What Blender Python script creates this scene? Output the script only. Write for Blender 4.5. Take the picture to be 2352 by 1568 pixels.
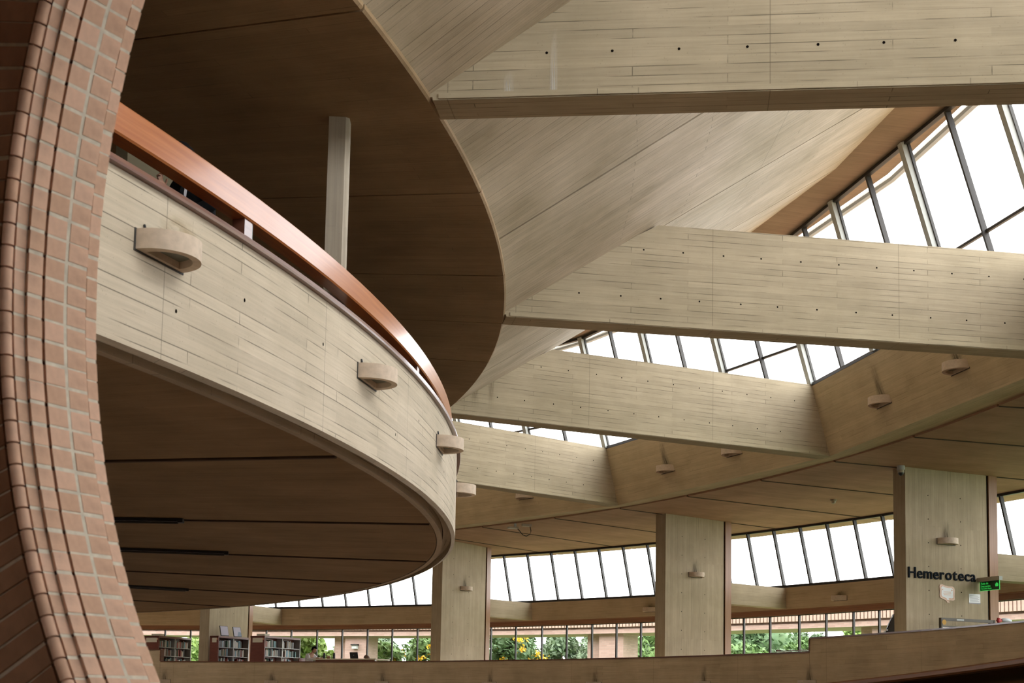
import bpy, math, random
from math import sin, cos, pi, radians, degrees, atan2, sqrt, hypot
from mathutils import Vector, Matrix
random.seed(7)
scene = bpy.context.scene
for o in list(bpy.data.objects):
    bpy.data.objects.remove(o)
COL = scene.collection

# ------------------------------------------------------------------ camera, world, exposure
# World origin: centre of the round hall at ground-floor level, metres.
CAMP = Vector((24.6416, -16.0328, 1.6))
FPX, PX, PY, PITCH, ROLL = 3091.37, 1278.13, 1307.41, 0.0982126, 0.015881
cd = bpy.data.cameras.new('camera'); cam = bpy.data.objects.new('camera', cd); COL.objects.link(cam)
cd.sensor_fit = 'HORIZONTAL'; cd.sensor_width = 36.0
cd.lens = FPX / 2352 * 36.0
cd.shift_x = (1176 - PX) / 2352; cd.shift_y = (PY - 784) / 2352
_f = Vector((0, cos(PITCH), sin(PITCH))); _u = Vector((0, -sin(PITCH), cos(PITCH))); _r = Vector((1, 0, 0))
_r2 = cos(ROLL) * _r + sin(ROLL) * _u; _u2 = -sin(ROLL) * _r + cos(ROLL) * _u
cam.matrix_world = Matrix(((_r2.x, _u2.x, -_f.x, CAMP.x), (_r2.y, _u2.y, -_f.y, CAMP.y), (_r2.z, _u2.z, -_f.z, CAMP.z), (0, 0, 0, 1)))
cd.clip_start = 0.05; cd.clip_end = 500
cd.dof.use_dof = True; cd.dof.focus_distance = 26; cd.dof.aperture_fstop = 6.3
scene.camera = cam

wd = bpy.data.worlds.new('overcast_sky'); scene.world = wd; wd.use_nodes = True
nt = wd.node_tree; nt.nodes.clear()
wo = nt.nodes.new('ShaderNodeOutputWorld'); bg = nt.nodes.new('ShaderNodeBackground')
tcw = nt.nodes.new('ShaderNodeTexCoord'); nzw = nt.nodes.new('ShaderNodeTexNoise'); nzw.inputs['Scale'].default_value = 2.2; nzw.inputs['Detail'].default_value = 5
crw = nt.nodes.new('ShaderNodeValToRGB'); crw.color_ramp.elements[0].color = (0.90, 0.94, 0.98, 1); crw.color_ramp.elements[1].color = (1, 1, 1, 1)
crw.color_ramp.elements[0].position = 0.3; crw.color_ramp.elements[1].position = 0.65
nt.links.new(tcw.outputs['Generated'], nzw.inputs['Vector']); nt.links.new(nzw.outputs['Fac'], crw.inputs['Fac'])
nt.links.new(crw.outputs['Color'], bg.inputs['Color']); bg.inputs['Strength'].default_value = 1.0
nt.links.new(bg.outputs['Background'], wo.inputs['Surface'])
vs = scene.view_settings; vs.view_transform = 'Standard'; vs.look = 'None'; vs.gamma = 1.0; vs.use_curve_mapping = False
vs.exposure = 3.1
scene.cycles.max_bounces = 10; scene.cycles.diffuse_bounces = 6; scene.cycles.transparent_max_bounces = 16

# ------------------------------------------------------------------ helpers
def P(r, az, z):
    a = radians(az); return Vector((r * cos(a), r * sin(a), z))

class MB:
    def __init__(self): self.v = []; self.f = []; self.uv = []
    def face(self, pts, uvs=None):
        n = len(self.v); self.v += [tuple(p) for p in pts]; self.f.append(list(range(n, n + len(pts))))
        self.uv += [tuple(q) for q in uvs] if uvs else [(0, 0)] * len(pts)
    def quad(self, a, b, c, d, us=None, vs_=None):
        a, b, c, d = map(Vector, (a, b, c, d))
        if us is None: us = (0, (b - a).length)
        if vs_ is None: vs_ = (0, (d - a).length)
        self.face((a, b, c, d), ((us[0], vs_[0]), (us[1], vs_[0]), (us[1], vs_[1]), (us[0], vs_[1])))
    def prism(self, bottom, top, swap=False):
        n = len(bottom); bottom = [Vector(p) for p in bottom]; top = [Vector(p) for p in top]
        u = 0.0
        for i in range(n):
            j = (i + 1) % n; L = (bottom[j] - bottom[i]).length; H = (top[i] - bottom[i]).length
            q = ((u, 0), (u + L, 0), (u + L, H), (u, H))
            z0, z1 = bottom[i].z, top[i].z
            if abs(z1 - z0) > 1e-4: q = ((u, z0), (u + L, z0), (u + L, z1), (u, z1))
            if swap: q = tuple((b, a) for a, b in q)
            self.face((bottom[i], bottom[j], top[j], top[i]), q); u += L
        self.face(list(reversed(bottom)), [(p.x, p.y) for p in reversed(bottom)])
        self.face(top, [(p.x, p.y) for p in top])
    def box(self, x0, x1, y0, y1, z0, z1, swap=False):
        b = [(x0, y0, z0), (x1, y0, z0), (x1, y1, z0), (x0, y1, z0)]
        t = [(x0, y0, z1), (x1, y0, z1), (x1, y1, z1), (x0, y1, z1)]
        self.prism(b, t, swap)
    def bar(self, a, b, w, h, up=(0, 0, 1)):
        a, b = Vector(a), Vector(b); d = (b - a).normalized(); up = Vector(up)
        s = d.cross(up)
        if s.length < 1e-4: s = d.cross(Vector((1, 0, 0)))
        s.normalize(); t = s.cross(d).normalized()
        c = [s * w / 2 + t * h / 2, -s * w / 2 + t * h / 2, -s * w / 2 - t * h / 2, s * w / 2 - t * h / 2]
        L = (b - a).length
        for i in range(4):
            j = (i + 1) % 4; self.quad(a + c[i], b + c[i], b + c[j], a + c[j], (0, L))
        self.face([a + q for q in c]); self.face([b + q for q in reversed(c)])
    def tube(self, pts, rad, n=8):
        pts = [Vector(p) for p in pts]; rings = []
        for k, p in enumerate(pts):
            d = (pts[min(k + 1, len(pts) - 1)] - pts[max(k - 1, 0)]).normalized()
            s = d.cross(Vector((0, 0, 1)));
            if s.length < 1e-3: s = d.cross(Vector((1, 0, 0)))
            s.normalize(); t = s.cross(d)
            rr = rad[k] if isinstance(rad, (list, tuple)) else rad
            rings.append([p + rr * (cos(2 * pi * i / n) * s + sin(2 * pi * i / n) * t) for i in range(n)])
        for k in range(len(rings) - 1):
            for i in range(n):
                j = (i + 1) % n; self.face((rings[k][i], rings[k][j], rings[k + 1][j], rings[k + 1][i]))
        self.face(rings[0]); self.face(list(reversed(rings[-1])))
    def revolve(self, prof, az0, az1, n, caps=True, radial=False):
        # closed (r,z) profile swept about the hall axis; uv: u along the arc, v along the profile (or u along r for radial boards)
        m = len(prof)
        vacc = [0]
        for i in range(m):
            a, b = prof[i], prof[(i + 1) % m]; vacc.append(vacc[-1] + hypot(b[0] - a[0], b[1] - a[1]))
        for k in range(n):
            A = az0 + (az1 - az0) * k / n; B = az0 + (az1 - az0) * (k + 1) / n
            for i in range(m):
                a, b = prof[i], prof[(i + 1) % m]
                vert = abs(a[1] - b[1]) > abs(a[0] - b[0])
                if radial and not vert:
                    q = ((a[0], radians(A) * 22), (a[0], radians(B) * 22), (b[0], radians(B) * 22), (b[0], radians(A) * 22))
                else:
                    R0 = max(a[0], b[0]); va, vb = (a[1], b[1]) if vert else (vacc[i], vacc[i + 1])
                    q = ((radians(A) * R0, va), (radians(B) * R0, va), (radians(B) * R0, vb), (radians(A) * R0, vb))
                self.face((P(a[0], A, a[1]), P(a[0], B, a[1]), P(b[0], B, b[1]), P(b[0], A, b[1])), q)
        if caps and abs(az1 - az0) < 359.9:
            self.face([P(r, az0, z) for r, z in prof], [(r, z) for r, z in prof])
            self.face([P(r, az1, z) for r, z in reversed(prof)], [(r, z) for r, z in reversed(prof)])
    def build(self, name, mat, parent=None, smooth=False, weld=False):
        me = bpy.data.meshes.new(name); me.from_pydata(self.v, [], self.f)
        l = me.uv_layers.new(name='UVMap'); 
        flat = [c for q in self.uv for c in q]; l.data.foreach_set('uv', flat)
        if mat: me.materials.append(mat)
        if weld or smooth:
            import bmesh
            bm = bmesh.new(); bm.from_mesh(me); bmesh.ops.remove_doubles(bm, verts=bm.verts, dist=1e-5); bmesh.ops.recalc_face_normals(bm, faces=bm.faces); bm.to_mesh(me); bm.free()
        if smooth:
            for p in me.polygons: p.use_smooth = True
            me.set_sharp_from_angle(angle=radians(35))
        me.update()
        o = bpy.data.objects.new(name, me); COL.objects.link(o)
        if parent: o.parent = parent
        return o

def empty(name, loc=(0, 0, 0), rz=0):
    o = bpy.data.objects.new(name, None); COL.objects.link(o); o.location = loc; o.rotation_euler = (0, 0, rz); o.empty_display_size = .2
    return o
def tag(o, label=None, cat=None, group=None, kind=None):
    if label: o['label'] = label
    if cat: o['category'] = cat
    if group: o['group'] = group
    if kind: o['kind'] = kind
    return o
def struct(o, label=None): return tag(o, label, None, None, 'structure')
def copy_tree(o, parent=None):
    c = o.copy(); COL.objects.link(c); c.parent = parent
    for ch in list(o.children): copy_tree(ch, c)
    return c

# ------------------------------------------------------------------ materials
def newmat(name):
    m = bpy.data.materials.new(name); m.use_nodes = True; n = m.node_tree; n.nodes.clear()
    out = n.nodes.new('ShaderNodeOutputMaterial'); b = n.nodes.new('ShaderNodeBsdfPrincipled')
    n.links.new(b.outputs[0], out.inputs[0]); return m, n, b
def N(n, t, **kw):
    x = n.nodes.new(t)
    for k, v in kw.items():
        if k in x.inputs: x.inputs[k].default_value = v
        else: setattr(x, k, v)
    return x
def mix(n, fac, a, b, blend='MIX'):
    x = n.nodes.new('ShaderNodeMix'); x.data_type = 'RGBA'; x.blend_type = blend
    for sock, v in ((x.inputs[0], fac), (x.inputs[6], a), (x.inputs[7], b)):
        if isinstance(v, (int, float)): sock.default_value = v
        elif isinstance(v, tuple): sock.default_value = v if len(v) == 4 else (*v, 1)
        else: n.links.new(v, sock)
    return x.outputs[2]
def ramp(n, src, p0, p1, c0=(0, 0, 0, 1), c1=(1, 1, 1, 1)):
    r = n.nodes.new('ShaderNodeValToRGB'); r.color_ramp.elements[0].position = p0; r.color_ramp.elements[1].position = p1
    r.color_ramp.elements[0].color = c0; r.color_ramp.elements[1].color = c1; n.links.new(src, r.inputs[0]); return r.outputs[0]

def concrete(name, base, row=.085, width=2.2, line=.72, stain=.16, joint=None, bump=.25, amount=(.50, .62)):
    """board-marked concrete; UV in metres, u along the boards"""
    m, n, b = newmat(name); c = lambda k: tuple(min(1, x * k) for x in base) + (1,)
    tc = N(n, 'ShaderNodeTexCoord'); uv = tc.outputs['UV']
    br = N(n, 'ShaderNodeTexBrick', offset=.37, offset_frequency=2, squash=1.0)
    br.inputs['Scale'].default_value = 1; br.inputs['Mortar Size'].default_value = .0045; br.inputs['Mortar Smooth'].default_value = .3
    br.inputs['Bias'].default_value = 0; br.inputs['Brick Width'].default_value = width; br.inputs['Row Height'].default_value = row
    br.inputs['Color1'].default_value = c(1.06); br.inputs['Color2'].default_value = c(.93); br.inputs['Mortar'].default_value = c(.97)
    n.links.new(uv, br.inputs['Vector'])
    mp = N(n, 'ShaderNodeMapping'); mp.inputs['Scale'].default_value = (1.1, 5.5, 1); n.links.new(uv, mp.inputs['Vector'])
    brk = N(n, 'ShaderNodeTexNoise'); brk.inputs['Scale'].default_value = 1.0; brk.inputs['Detail'].default_value = 3; n.links.new(mp.outputs[0], brk.inputs['Vector'])
    brkm = ramp(n, brk.outputs['Fac'], *amount)
    lm_ = N(n, 'ShaderNodeMath', operation='MULTIPLY'); n.links.new(br.outputs['Fac'], lm_.inputs[0]); n.links.new(brkm, lm_.inputs[1])
    lm2 = N(n, 'ShaderNodeMath', operation='MULTIPLY'); n.links.new(lm_.outputs[0], lm2.inputs[0]); lm2.inputs[1].default_value = line
    col = mix(n, lm2.outputs[0], br.outputs['Color'], c(.22))
    mp2 = N(n, 'ShaderNodeMapping'); mp2.inputs['Scale'].default_value = (1.6, 38, 1); n.links.new(uv, mp2.inputs['Vector'])
    gr = N(n, 'ShaderNodeTexNoise'); gr.inputs['Scale'].default_value = 1; gr.inputs['Detail'].default_value = 4; n.links.new(mp2.outputs[0], gr.inputs['Vector'])
    g = ramp(n, gr.outputs['Fac'], .28, .72, (.90, .90, .90, 1), (1.06, 1.06, 1.06, 1))
    col = mix(n, 1.0, col, g, 'MULTIPLY')
    st = N(n, 'ShaderNodeTexNoise'); st.inputs['Scale'].default_value = .9; st.inputs['Detail'].default_value = 6; st.inputs['Roughness'].default_value = .62; n.links.new(tc.outputs['Object'], st.inputs['Vector'])
    s = ramp(n, st.outputs['Fac'], .3, .68, (1 - stain, 1 - stain * 1.05, 1 - stain * 1.25, 1), (1.04, 1.04, 1.04, 1))
    col = mix(n, 1.0, col, s, 'MULTIPLY')
    fine = N(n, 'ShaderNodeTexNoise'); fine.inputs['Scale'].default_value = 55; fine.inputs['Detail'].default_value = 3; n.links.new(tc.outputs['Object'], fine.inputs['Vector'])
    pits = ramp(n, fine.outputs['Fac'], .26, .34, (.78, .78, .78, 1), (1, 1, 1, 1))
    col = mix(n, 1.0, col, pits, 'MULTIPLY')
    if joint:
        sp, off = joint
        sx = N(n, 'ShaderNodeSeparateXYZ'); n.links.new(uv, sx.inputs[0])
        a = N(n, 'ShaderNodeMath', operation='SUBTRACT'); n.links.new(sx.outputs['X'], a.inputs[0]); a.inputs[1].default_value = off
        w = N(n, 'ShaderNodeMath', operation='PINGPONG'); n.links.new(a.outputs[0], w.inputs[0]); w.inputs[1].default_value = sp / 2
        lt = N(n, 'ShaderNodeMath', operation='LESS_THAN'); n.links.new(w.outputs[0], lt.inputs[0]); lt.inputs[1].default_value = .0045
        l2 = N(n, 'ShaderNodeMath', operation='MULTIPLY'); n.links.new(lt.outputs[0], l2.inputs[0]); l2.inputs[1].default_value = .5
        col = mix(n, l2.outputs[0], col, c(.3))
    n.links.new(col, b.inputs['Base Color']); b.inputs['Roughness'].default_value = .85; b.inputs['Specular IOR Level'].default_value = .25
    h = N(n, 'ShaderNodeMath', operation='MULTIPLY_ADD'); n.links.new(lm_.outputs[0], h.inputs[0]); h.inputs[1].default_value = -1.0; n.links.new(gr.outputs['Fac'], h.inputs[2])
    bp = N(n, 'ShaderNodeBump'); bp.inputs['Strength'].default_value = bump; bp.inputs['Distance'].default_value = .006; n.links.new(h.outputs[0], bp.inputs['Height']); n.links.new(bp.outputs[0], b.inputs['Normal'])
    return m
def plain(name, col, rough=.6, metal=0, spec=.5, var=.0, scale=8, emit=None, estr=0):
    m, n, b = newmat(name)
    b.inputs['Roughness'].default_value = rough; b.inputs['Metallic'].default_value = metal; b.inputs['Specular IOR Level'].default_value = spec
    tc = N(n, 'ShaderNodeTexCoord'); nz = N(n, 'ShaderNodeTexNoise'); nz.inputs['Scale'].default_value = scale; nz.inputs['Detail'].default_value = 4
    n.links.new(tc.outputs['Object'], nz.inputs['Vector'])
    r = ramp(n, nz.outputs['Fac'], .3, .7, tuple(x * (1 - var) for x in col) + (1,), tuple(min(1, x * (1 + var)) for x in col) + (1,))
    n.links.new(r, b.inputs['Base Color'])
    if emit: b.inputs['Emission Color'].default_value = (*emit, 1); b.inputs['Emission Strength'].default_value = estr
    return m
def wood(name, a, bcol, rough=.35, scale=(1.2, 30, 30), coat=.0, uvs=True):
    m, n, b = newmat(name); tc = N(n, 'ShaderNodeTexCoord'); mp = N(n, 'ShaderNodeMapping'); mp.inputs['Scale'].default_value = scale
    n.links.new(tc.outputs['UV' if uvs else 'Object'], mp.inputs['Vector'])
    nz = N(n, 'ShaderNodeTexNoise'); nz.inputs['Scale'].default_value = 1; nz.inputs['Detail'].default_value = 5; nz.inputs['Distortion'].default_value = .6; n.links.new(mp.outputs[0], nz.inputs['Vector'])
    n.links.new(ramp(n, nz.outputs['Fac'], .3, .7, (*a, 1), (*bcol, 1)), b.inputs['Base Color'])
    b.inputs['Roughness'].default_value = rough; b.inputs['Coat Weight'].default_value = coat; b.inputs['Coat Roughness'].default_value = .12
    return m
def brickmat(name, a, bcol):
    m, n, b = newmat(name); oi = N(n, 'ShaderNodeObjectInfo'); tc = N(n, 'ShaderNodeTexCoord')
    nz = N(n, 'ShaderNodeTexNoise'); nz.inputs['Scale'].default_value = 14; nz.inputs['Detail'].default_value = 6; n.links.new(tc.outputs['Object'], nz.inputs['Vector'])
    base = ramp(n, oi.outputs['Random'], 0, 1, (*a, 1), (*bcol, 1))
    v = ramp(n, nz.outputs['Fac'], .3, .7, (.8, .8, .8, 1), (1.12, 1.1, 1.08, 1))
    n.links.new(mix(n, 1, base, v, 'MULTIPLY'), b.inputs['Base Color']); b.inputs['Roughness'].default_value = .9; b.inputs['Specular IOR Level'].default_value = .2
    bp = N(n, 'ShaderNodeBump'); bp.inputs['Strength'].default_value = .4; bp.inputs['Distance'].default_value = .004; n.links.new(nz.outputs['Fac'], bp.inputs['Height']); n.links.new(bp.outputs[0], b.inputs['Normal'])
    return m
def bricktex(name, c1, c2, mortar, w=.25, h=.075):
    m, n, b = newmat(name); tc = N(n, 'ShaderNodeTexCoord'); br = N(n, 'ShaderNodeTexBrick', offset=.5)
    br.inputs['Scale'].default_value = 1; br.inputs['Brick Width'].default_value = w; br.inputs['Row Height'].default_value = h; br.inputs['Mortar Size'].default_value = .007
    br.inputs['Color1'].default_value = (*c1, 1); br.inputs['Color2'].default_value = (*c2, 1); br.inputs['Mortar'].default_value = (*mortar, 1)
    n.links.new(tc.outputs['UV'], br.inputs['Vector']); n.links.new(br.outputs['Color'], b.inputs['Base Color']); b.inputs['Roughness'].default_value = .9
    bp = N(n, 'ShaderNodeBump'); bp.inputs['Strength'].default_value = .5; bp.inputs['Distance'].default_value = -.006; n.links.new(br.outputs['Fac'], bp.inputs['Height']); n.links.new(bp.outputs[0], b.inputs['Normal'])
    return m
def glassmat(name, tint=(1, 1, 1), refl=.035, rough=.02):
    m = bpy.data.materials.new(name); m.use_nodes = True; n = m.node_tree; n.nodes.clear()
    out = N(n, 'ShaderNodeOutputMaterial'); t = N(n, 'ShaderNodeBsdfTransparent'); t.inputs[0].default_value = (*tint, 1)
    g = N(n, 'ShaderNodeBsdfGlossy'); g.inputs['Roughness'].default_value = rough; lw = N(n, 'ShaderNodeLayerWeight'); lw.inputs[0].default_value = .5
    pw = N(n, 'ShaderNodeMath', operation='POWER'); n.links.new(lw.outputs['Facing'], pw.inputs[0]); pw.inputs[1].default_value = 5
    fr = N(n, 'ShaderNodeMath', operation='MULTIPLY_ADD'); n.links.new(pw.outputs[0], fr.inputs[0]); fr.inputs[1].default_value = .8; fr.inputs[2].default_value = refl
    mx = N(n, 'ShaderNodeMixShader'); n.links.new(fr.outputs[0], mx.inputs[0]); n.links.new(t.outputs[0], mx.inputs[1]); n.links.new(g.outputs[0], mx.inputs[2]); n.links.new(mx.outputs[0], out.inputs[0])
    return m

CB = (.445, .375, .262)
M_beam = concrete('board_concrete_beam', CB, joint=(2.78, 26.76), amount=(.45, .58))
M_drum = concrete('board_concrete_drum', (.525, .45, .34), row=.09, width=1.7, joint=(2.35, -3.02), amount=(.44, .57))
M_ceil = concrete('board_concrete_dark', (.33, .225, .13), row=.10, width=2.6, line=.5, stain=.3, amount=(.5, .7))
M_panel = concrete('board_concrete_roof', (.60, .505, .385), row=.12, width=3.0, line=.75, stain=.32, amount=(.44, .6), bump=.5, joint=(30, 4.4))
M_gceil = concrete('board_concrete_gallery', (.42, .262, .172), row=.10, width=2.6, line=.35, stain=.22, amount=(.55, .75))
M_par = concrete('board_concrete_parapet', (.55, .435, .285), row=.09, width=2.4, line=.35, stain=.2, joint=(3.4, .6))
M_col = concrete('board_concrete_column', (.41, .335, .228), row=.09, width=3.4, line=.45, stain=.2)
M_span = concrete('board_concrete_spandrel', (.53, .43, .28), row=.09, width=3.0, line=.35)
M_jointshade = plain('painted_joint_shade', (.07, .045, .028), .9, var=.3, scale=3)  # near-black colour painting the shade of the ceiling and soffit joints
M_eave = concrete('board_concrete_eave', (.34, .25, .165), row=.10, width=2.6, line=.3)
M_gutter = plain('pale_blue_grey_gutter', (.55, .60, .60), .5)
M_wood = wood('orange_varnished_wood', (.33, .095, .022), (.43, .15, .04), .30, coat=.22)
M_woodcap = wood('dark_red_wood', (.13, .05, .03), (.20, .085, .055), .3, coat=.3)
M_wooddk = wood('brown_window_wood', (.20, .085, .035), (.29, .13, .055), .45)
M_woodfin = wood('light_brown_wood', (.24, .115, .05), (.31, .155, .07), .45)
M_brick = brickmat('pink_clay_brick', (.58, .37, .25), (.70, .46, .33))
M_brickdk = brickmat('brown_clay_brick', (.32, .18, .11), (.42, .25, .16))
M_mortar = plain('grey_mortar', (.62, .56, .44), .95, var=.15, scale=30)
M_bricktex = bricktex('brick_wall_far', (.30, .195, .155), (.37, .25, .205), (.27, .21, .175))
M_brickwall = bricktex('brick_wall_brown', (.30, .17, .11), (.37, .21, .14), (.33, .27, .21))
M_floor = plain('red_brown_floor_tile', (.27, .185, .12), .45, var=.15, scale=2)
M_metal = plain('dark_bronze_mullion', (.022, .019, .017), .5, .2)
M_metalgrey = plain('grey_painted_steel', (.36, .38, .36), .5, .0)
M_glass = glassmat('clear_window_glass')
M_hole = plain('black_tie_hole', (.008, .006, .005), 1, spec=0)
M_lamp = plain('cast_terracotta_lamp', (.55, .445, .335), .8, var=.12, scale=18)
M_lampin = plain('dark_lamp_inside', (.05, .045, .04), .7)
M_lampgl = plain('greenish_lamp_glass', (.16, .17, .14), .15)
M_black = plain('black_plastic', (.012, .012, .013), .45)
M_white = plain('white_card', (.75, .75, .76), .5)
M_cream = plain('cream_paper', (.62, .58, .46), .7)
M_steel = plain('grey_shelf_steel', (.42, .42, .41), .45, .4)
M_shelfwood = wood('mahogany_shelf_end', (.13, .035, .025), (.18, .055, .035), .4, (3, 3, 25), uvs=False)
M_post = concrete('pale_painted_post', (.42, .365, .285), line=.1, stain=.12)

# ------------------------------------------------------------------ dimensions read from the hall
AL = {0: -5.58, 1: 10.24, 2: 25.45, 3: 40.48}
def al(i): return AL[i] if i in AL else (AL[0] + 15.45 * i if i < 0 else AL[3] + 15.3 * (i - 3))
OFF, BW = -2.254, .39
ZC, ZBT = 6.80, 8.25
def bp(i, off, t, z):
    a = radians(al(i)); return Vector((cos(a) * t - sin(a) * off, sin(a) * t + cos(a) * off, z))
def tr(r, off=OFF): return sqrt(r * r - off * off)
def corner(i, r, z):
    a = al(i) + degrees(atan2(OFF - BW / 2, 32.4)); return P(r, a, z)
def ringpt(i, s, r, z): return corner(i, r, z).lerp(corner(i + 1, r, z), s)
I0, I1 = -4, 6
def caz(i): return al(i) + degrees(atan2(OFF - BW / 2, 32.4))

# ------------------------------------------------------------------ floors, ground, outer shell
m = MB(); n = 96
m.face([P(41, 360 * k / n, 0) for k in range(n)], [(41 * cos(2 * pi * k / n), 41 * sin(2 * pi * k / n)) for k in range(n)])
struct(m.build('floor', M_floor))
M_grass = plain('lawn_green', (.10, .16, .045), .9, var=.35, scale=.7)
m = MB(); m.face([P(220, 360 * k / n, -.05) for k in range(n)]); struct(m.build('ground', M_grass))
m = MB(); m.revolve([(39.9, 0), (40.2, 0), (40.2, 7), (39.9, 7)], 96, 300, 110); struct(m.build('wall_outer', M_brickwall))
m = MB(); m.revolve([(39.9, 0), (40.2, 0), (40.2, 5.08), (39.9, 5.08)], -60, 6, 40); struct(m.build('wall_outer_low', M_brickwall))
m = MB(); m.revolve([(39.9, 5.08), (40.2, 5.08), (40.2, 7), (39.9, 7)], -60, -34, 20); struct(m.build('wall_outer_high', M_brickwall))
m = MB()
for k in range(12): m.quad(P(40, -34 + 3.34 * k, 5.08), P(40, -30.66 + 3.34 * k, 5.08), P(40, -30.66 + 3.34 * k, 6.8), P(40, -34 + 3.34 * k, 6.8))
struct(m.build('window_50', M_glass))  # unseen glazing, added to bring more light onto the brick reveal
# ceiling disc over the upper balcony, joint lines between the radial pours
UC = [-72, -57, -42, -27, -15.2, -6.3, .2, 5.2, 10.4, 21.4, 36, 51, 66, 81, 96]
roofc = struct(empty('ceiling_upper'))
for a, b in zip(UC, UC[1:]):
    m = MB(); g = .03
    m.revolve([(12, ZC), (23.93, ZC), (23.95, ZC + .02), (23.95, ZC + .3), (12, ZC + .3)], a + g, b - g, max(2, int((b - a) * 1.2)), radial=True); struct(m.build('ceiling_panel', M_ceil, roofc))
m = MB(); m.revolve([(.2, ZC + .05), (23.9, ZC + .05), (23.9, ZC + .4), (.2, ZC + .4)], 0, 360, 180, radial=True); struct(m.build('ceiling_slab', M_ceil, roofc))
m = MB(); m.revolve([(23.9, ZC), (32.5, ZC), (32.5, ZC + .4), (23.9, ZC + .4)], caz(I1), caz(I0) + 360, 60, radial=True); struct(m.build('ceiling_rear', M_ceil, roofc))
m = MB(); m.revolve([(16, 4.24), (16.3, 4.24), (16.3, ZC), (16, ZC)], 0, 360, 90); struct(m.build('wall_added_core', M_brickwall))  # unseen core wall, added to keep the balcony level dark
m = MB(); m.revolve([(9, 0), (9.3, 0), (9.3, 3.72), (9, 3.72)], 0, 360, 60); struct(m.build('wall_core_lower', M_brickwall))

# ------------------------------------------------------------------ radial beams
BLAB = {0: 'deep radial concrete beam crossing the top of the view above the folded roof panels', 1: 'long radial concrete beam in mid height running under the slanted skylight', 2: 'radial concrete beam between the two rows of skylight panes', 3: 'lowest far radial concrete beam beside the curved balcony front'}
BEAMS = {}; LT = (24.90, 24.52)
for i in range(I0, I1 + 1):
    t0 = tr(23.90) - .05; t1 = tr(26.07); t2 = 31.98; t3 = 32.44
    te = tr(23.957)
    prof = [(t0 - .3, ZC + .03), (te - .005, ZC + .03), (te, ZC), (t3, ZC), (t2, 8.27), (t1, ZBT), (t0 - .3, ZC + .05)]
    m = MB(); lo, hi = OFF - BW / 2, OFF + BW / 2
    A = [bp(i, lo, t, z) for t, z in prof]; B = [bp(i, hi, t, z) for t, z in prof]
    m.face(A, prof); m.face(list(reversed(B)), [(t, z) for t, z in reversed(prof)])
    for k in range(7):
        j = (k + 1) % 7; L = hypot(prof[j][0] - prof[k][0], prof[j][1] - prof[k][1])
        m.face((A[j], A[k], B[k], B[j]), ((prof[j][0], 0), (prof[k][0], 0), (prof[k][0], BW), (prof[j][0], BW)))
    beam = BEAMS[i] = struct(m.build('concrete_beam', M_beam), BLAB.get(i, 'radial concrete roof beam outside the view'))
    if i in (-1, 0, 1, 2, 3):
        h = MB(); a = radians(al(i)); nrm = Vector((sin(a), -cos(a), 0)); tv = Vector((cos(a), sin(a), 0))
        for zr, ts in ((7.20, 24.85), (7.88, 25.75)):
            t = ts
            while t < 31.6:
                c = bp(i, lo, t + random.uniform(-.02, .02), zr) + nrm * .002; rr = .013
                ring = [c + rr * (cos(k * pi / 4) * tv + sin(k * pi / 4) * Vector((0, 0, 1))) for k in range(8)]
                back = [q - nrm * .012 for q in ring]
                h.face(ring)
                t += .575
        tag(h.build('tie_holes', M_hole, beam), kind='stuff')
    # drip strip at the foot of the face
    d = MB(); d.bar(bp(i, lo - .006, te + .05, ZC + .035), bp(i, lo - .006, t3, ZC + .035), .014, .05)
    d.build('drip_edge', M_beam, beam)

# ------------------------------------------------------------------ ring beam between the radial beams
RL = {0: 'inclined ring beam segment with two lamps under the big skylight', 1: 'inclined ring beam segment meeting the second radial beam end', 2: 'inclined ring beam segment above the far gallery ceiling'}
for i in range(I0, I1):
    m = MB()
    sec = [(32.5, ZC), (32.05, 8.27), (32.5, 8.27), (33.3, ZC + .05)]
    A = [corner(i, r, z) for r, z in sec]; B = [corner(i + 1, r, z) for r, z in sec]; L = (B[0] - A[0]).length
    vv = [0, 1.54, 2, 3.5]
    for k in range(4):
        j = (k + 1) % 4; m.quad(A[k], B[k], B[j], A[j], (0, L), (ZC if k == 0 else 0, ZC + 1.54 if k == 0 else .45))
    m.face(A); m.face(list(reversed(B)))
    struct(m.build('ring_beam', M_span), RL.get(i, 'inclined concrete ring beam segment'))

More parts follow.
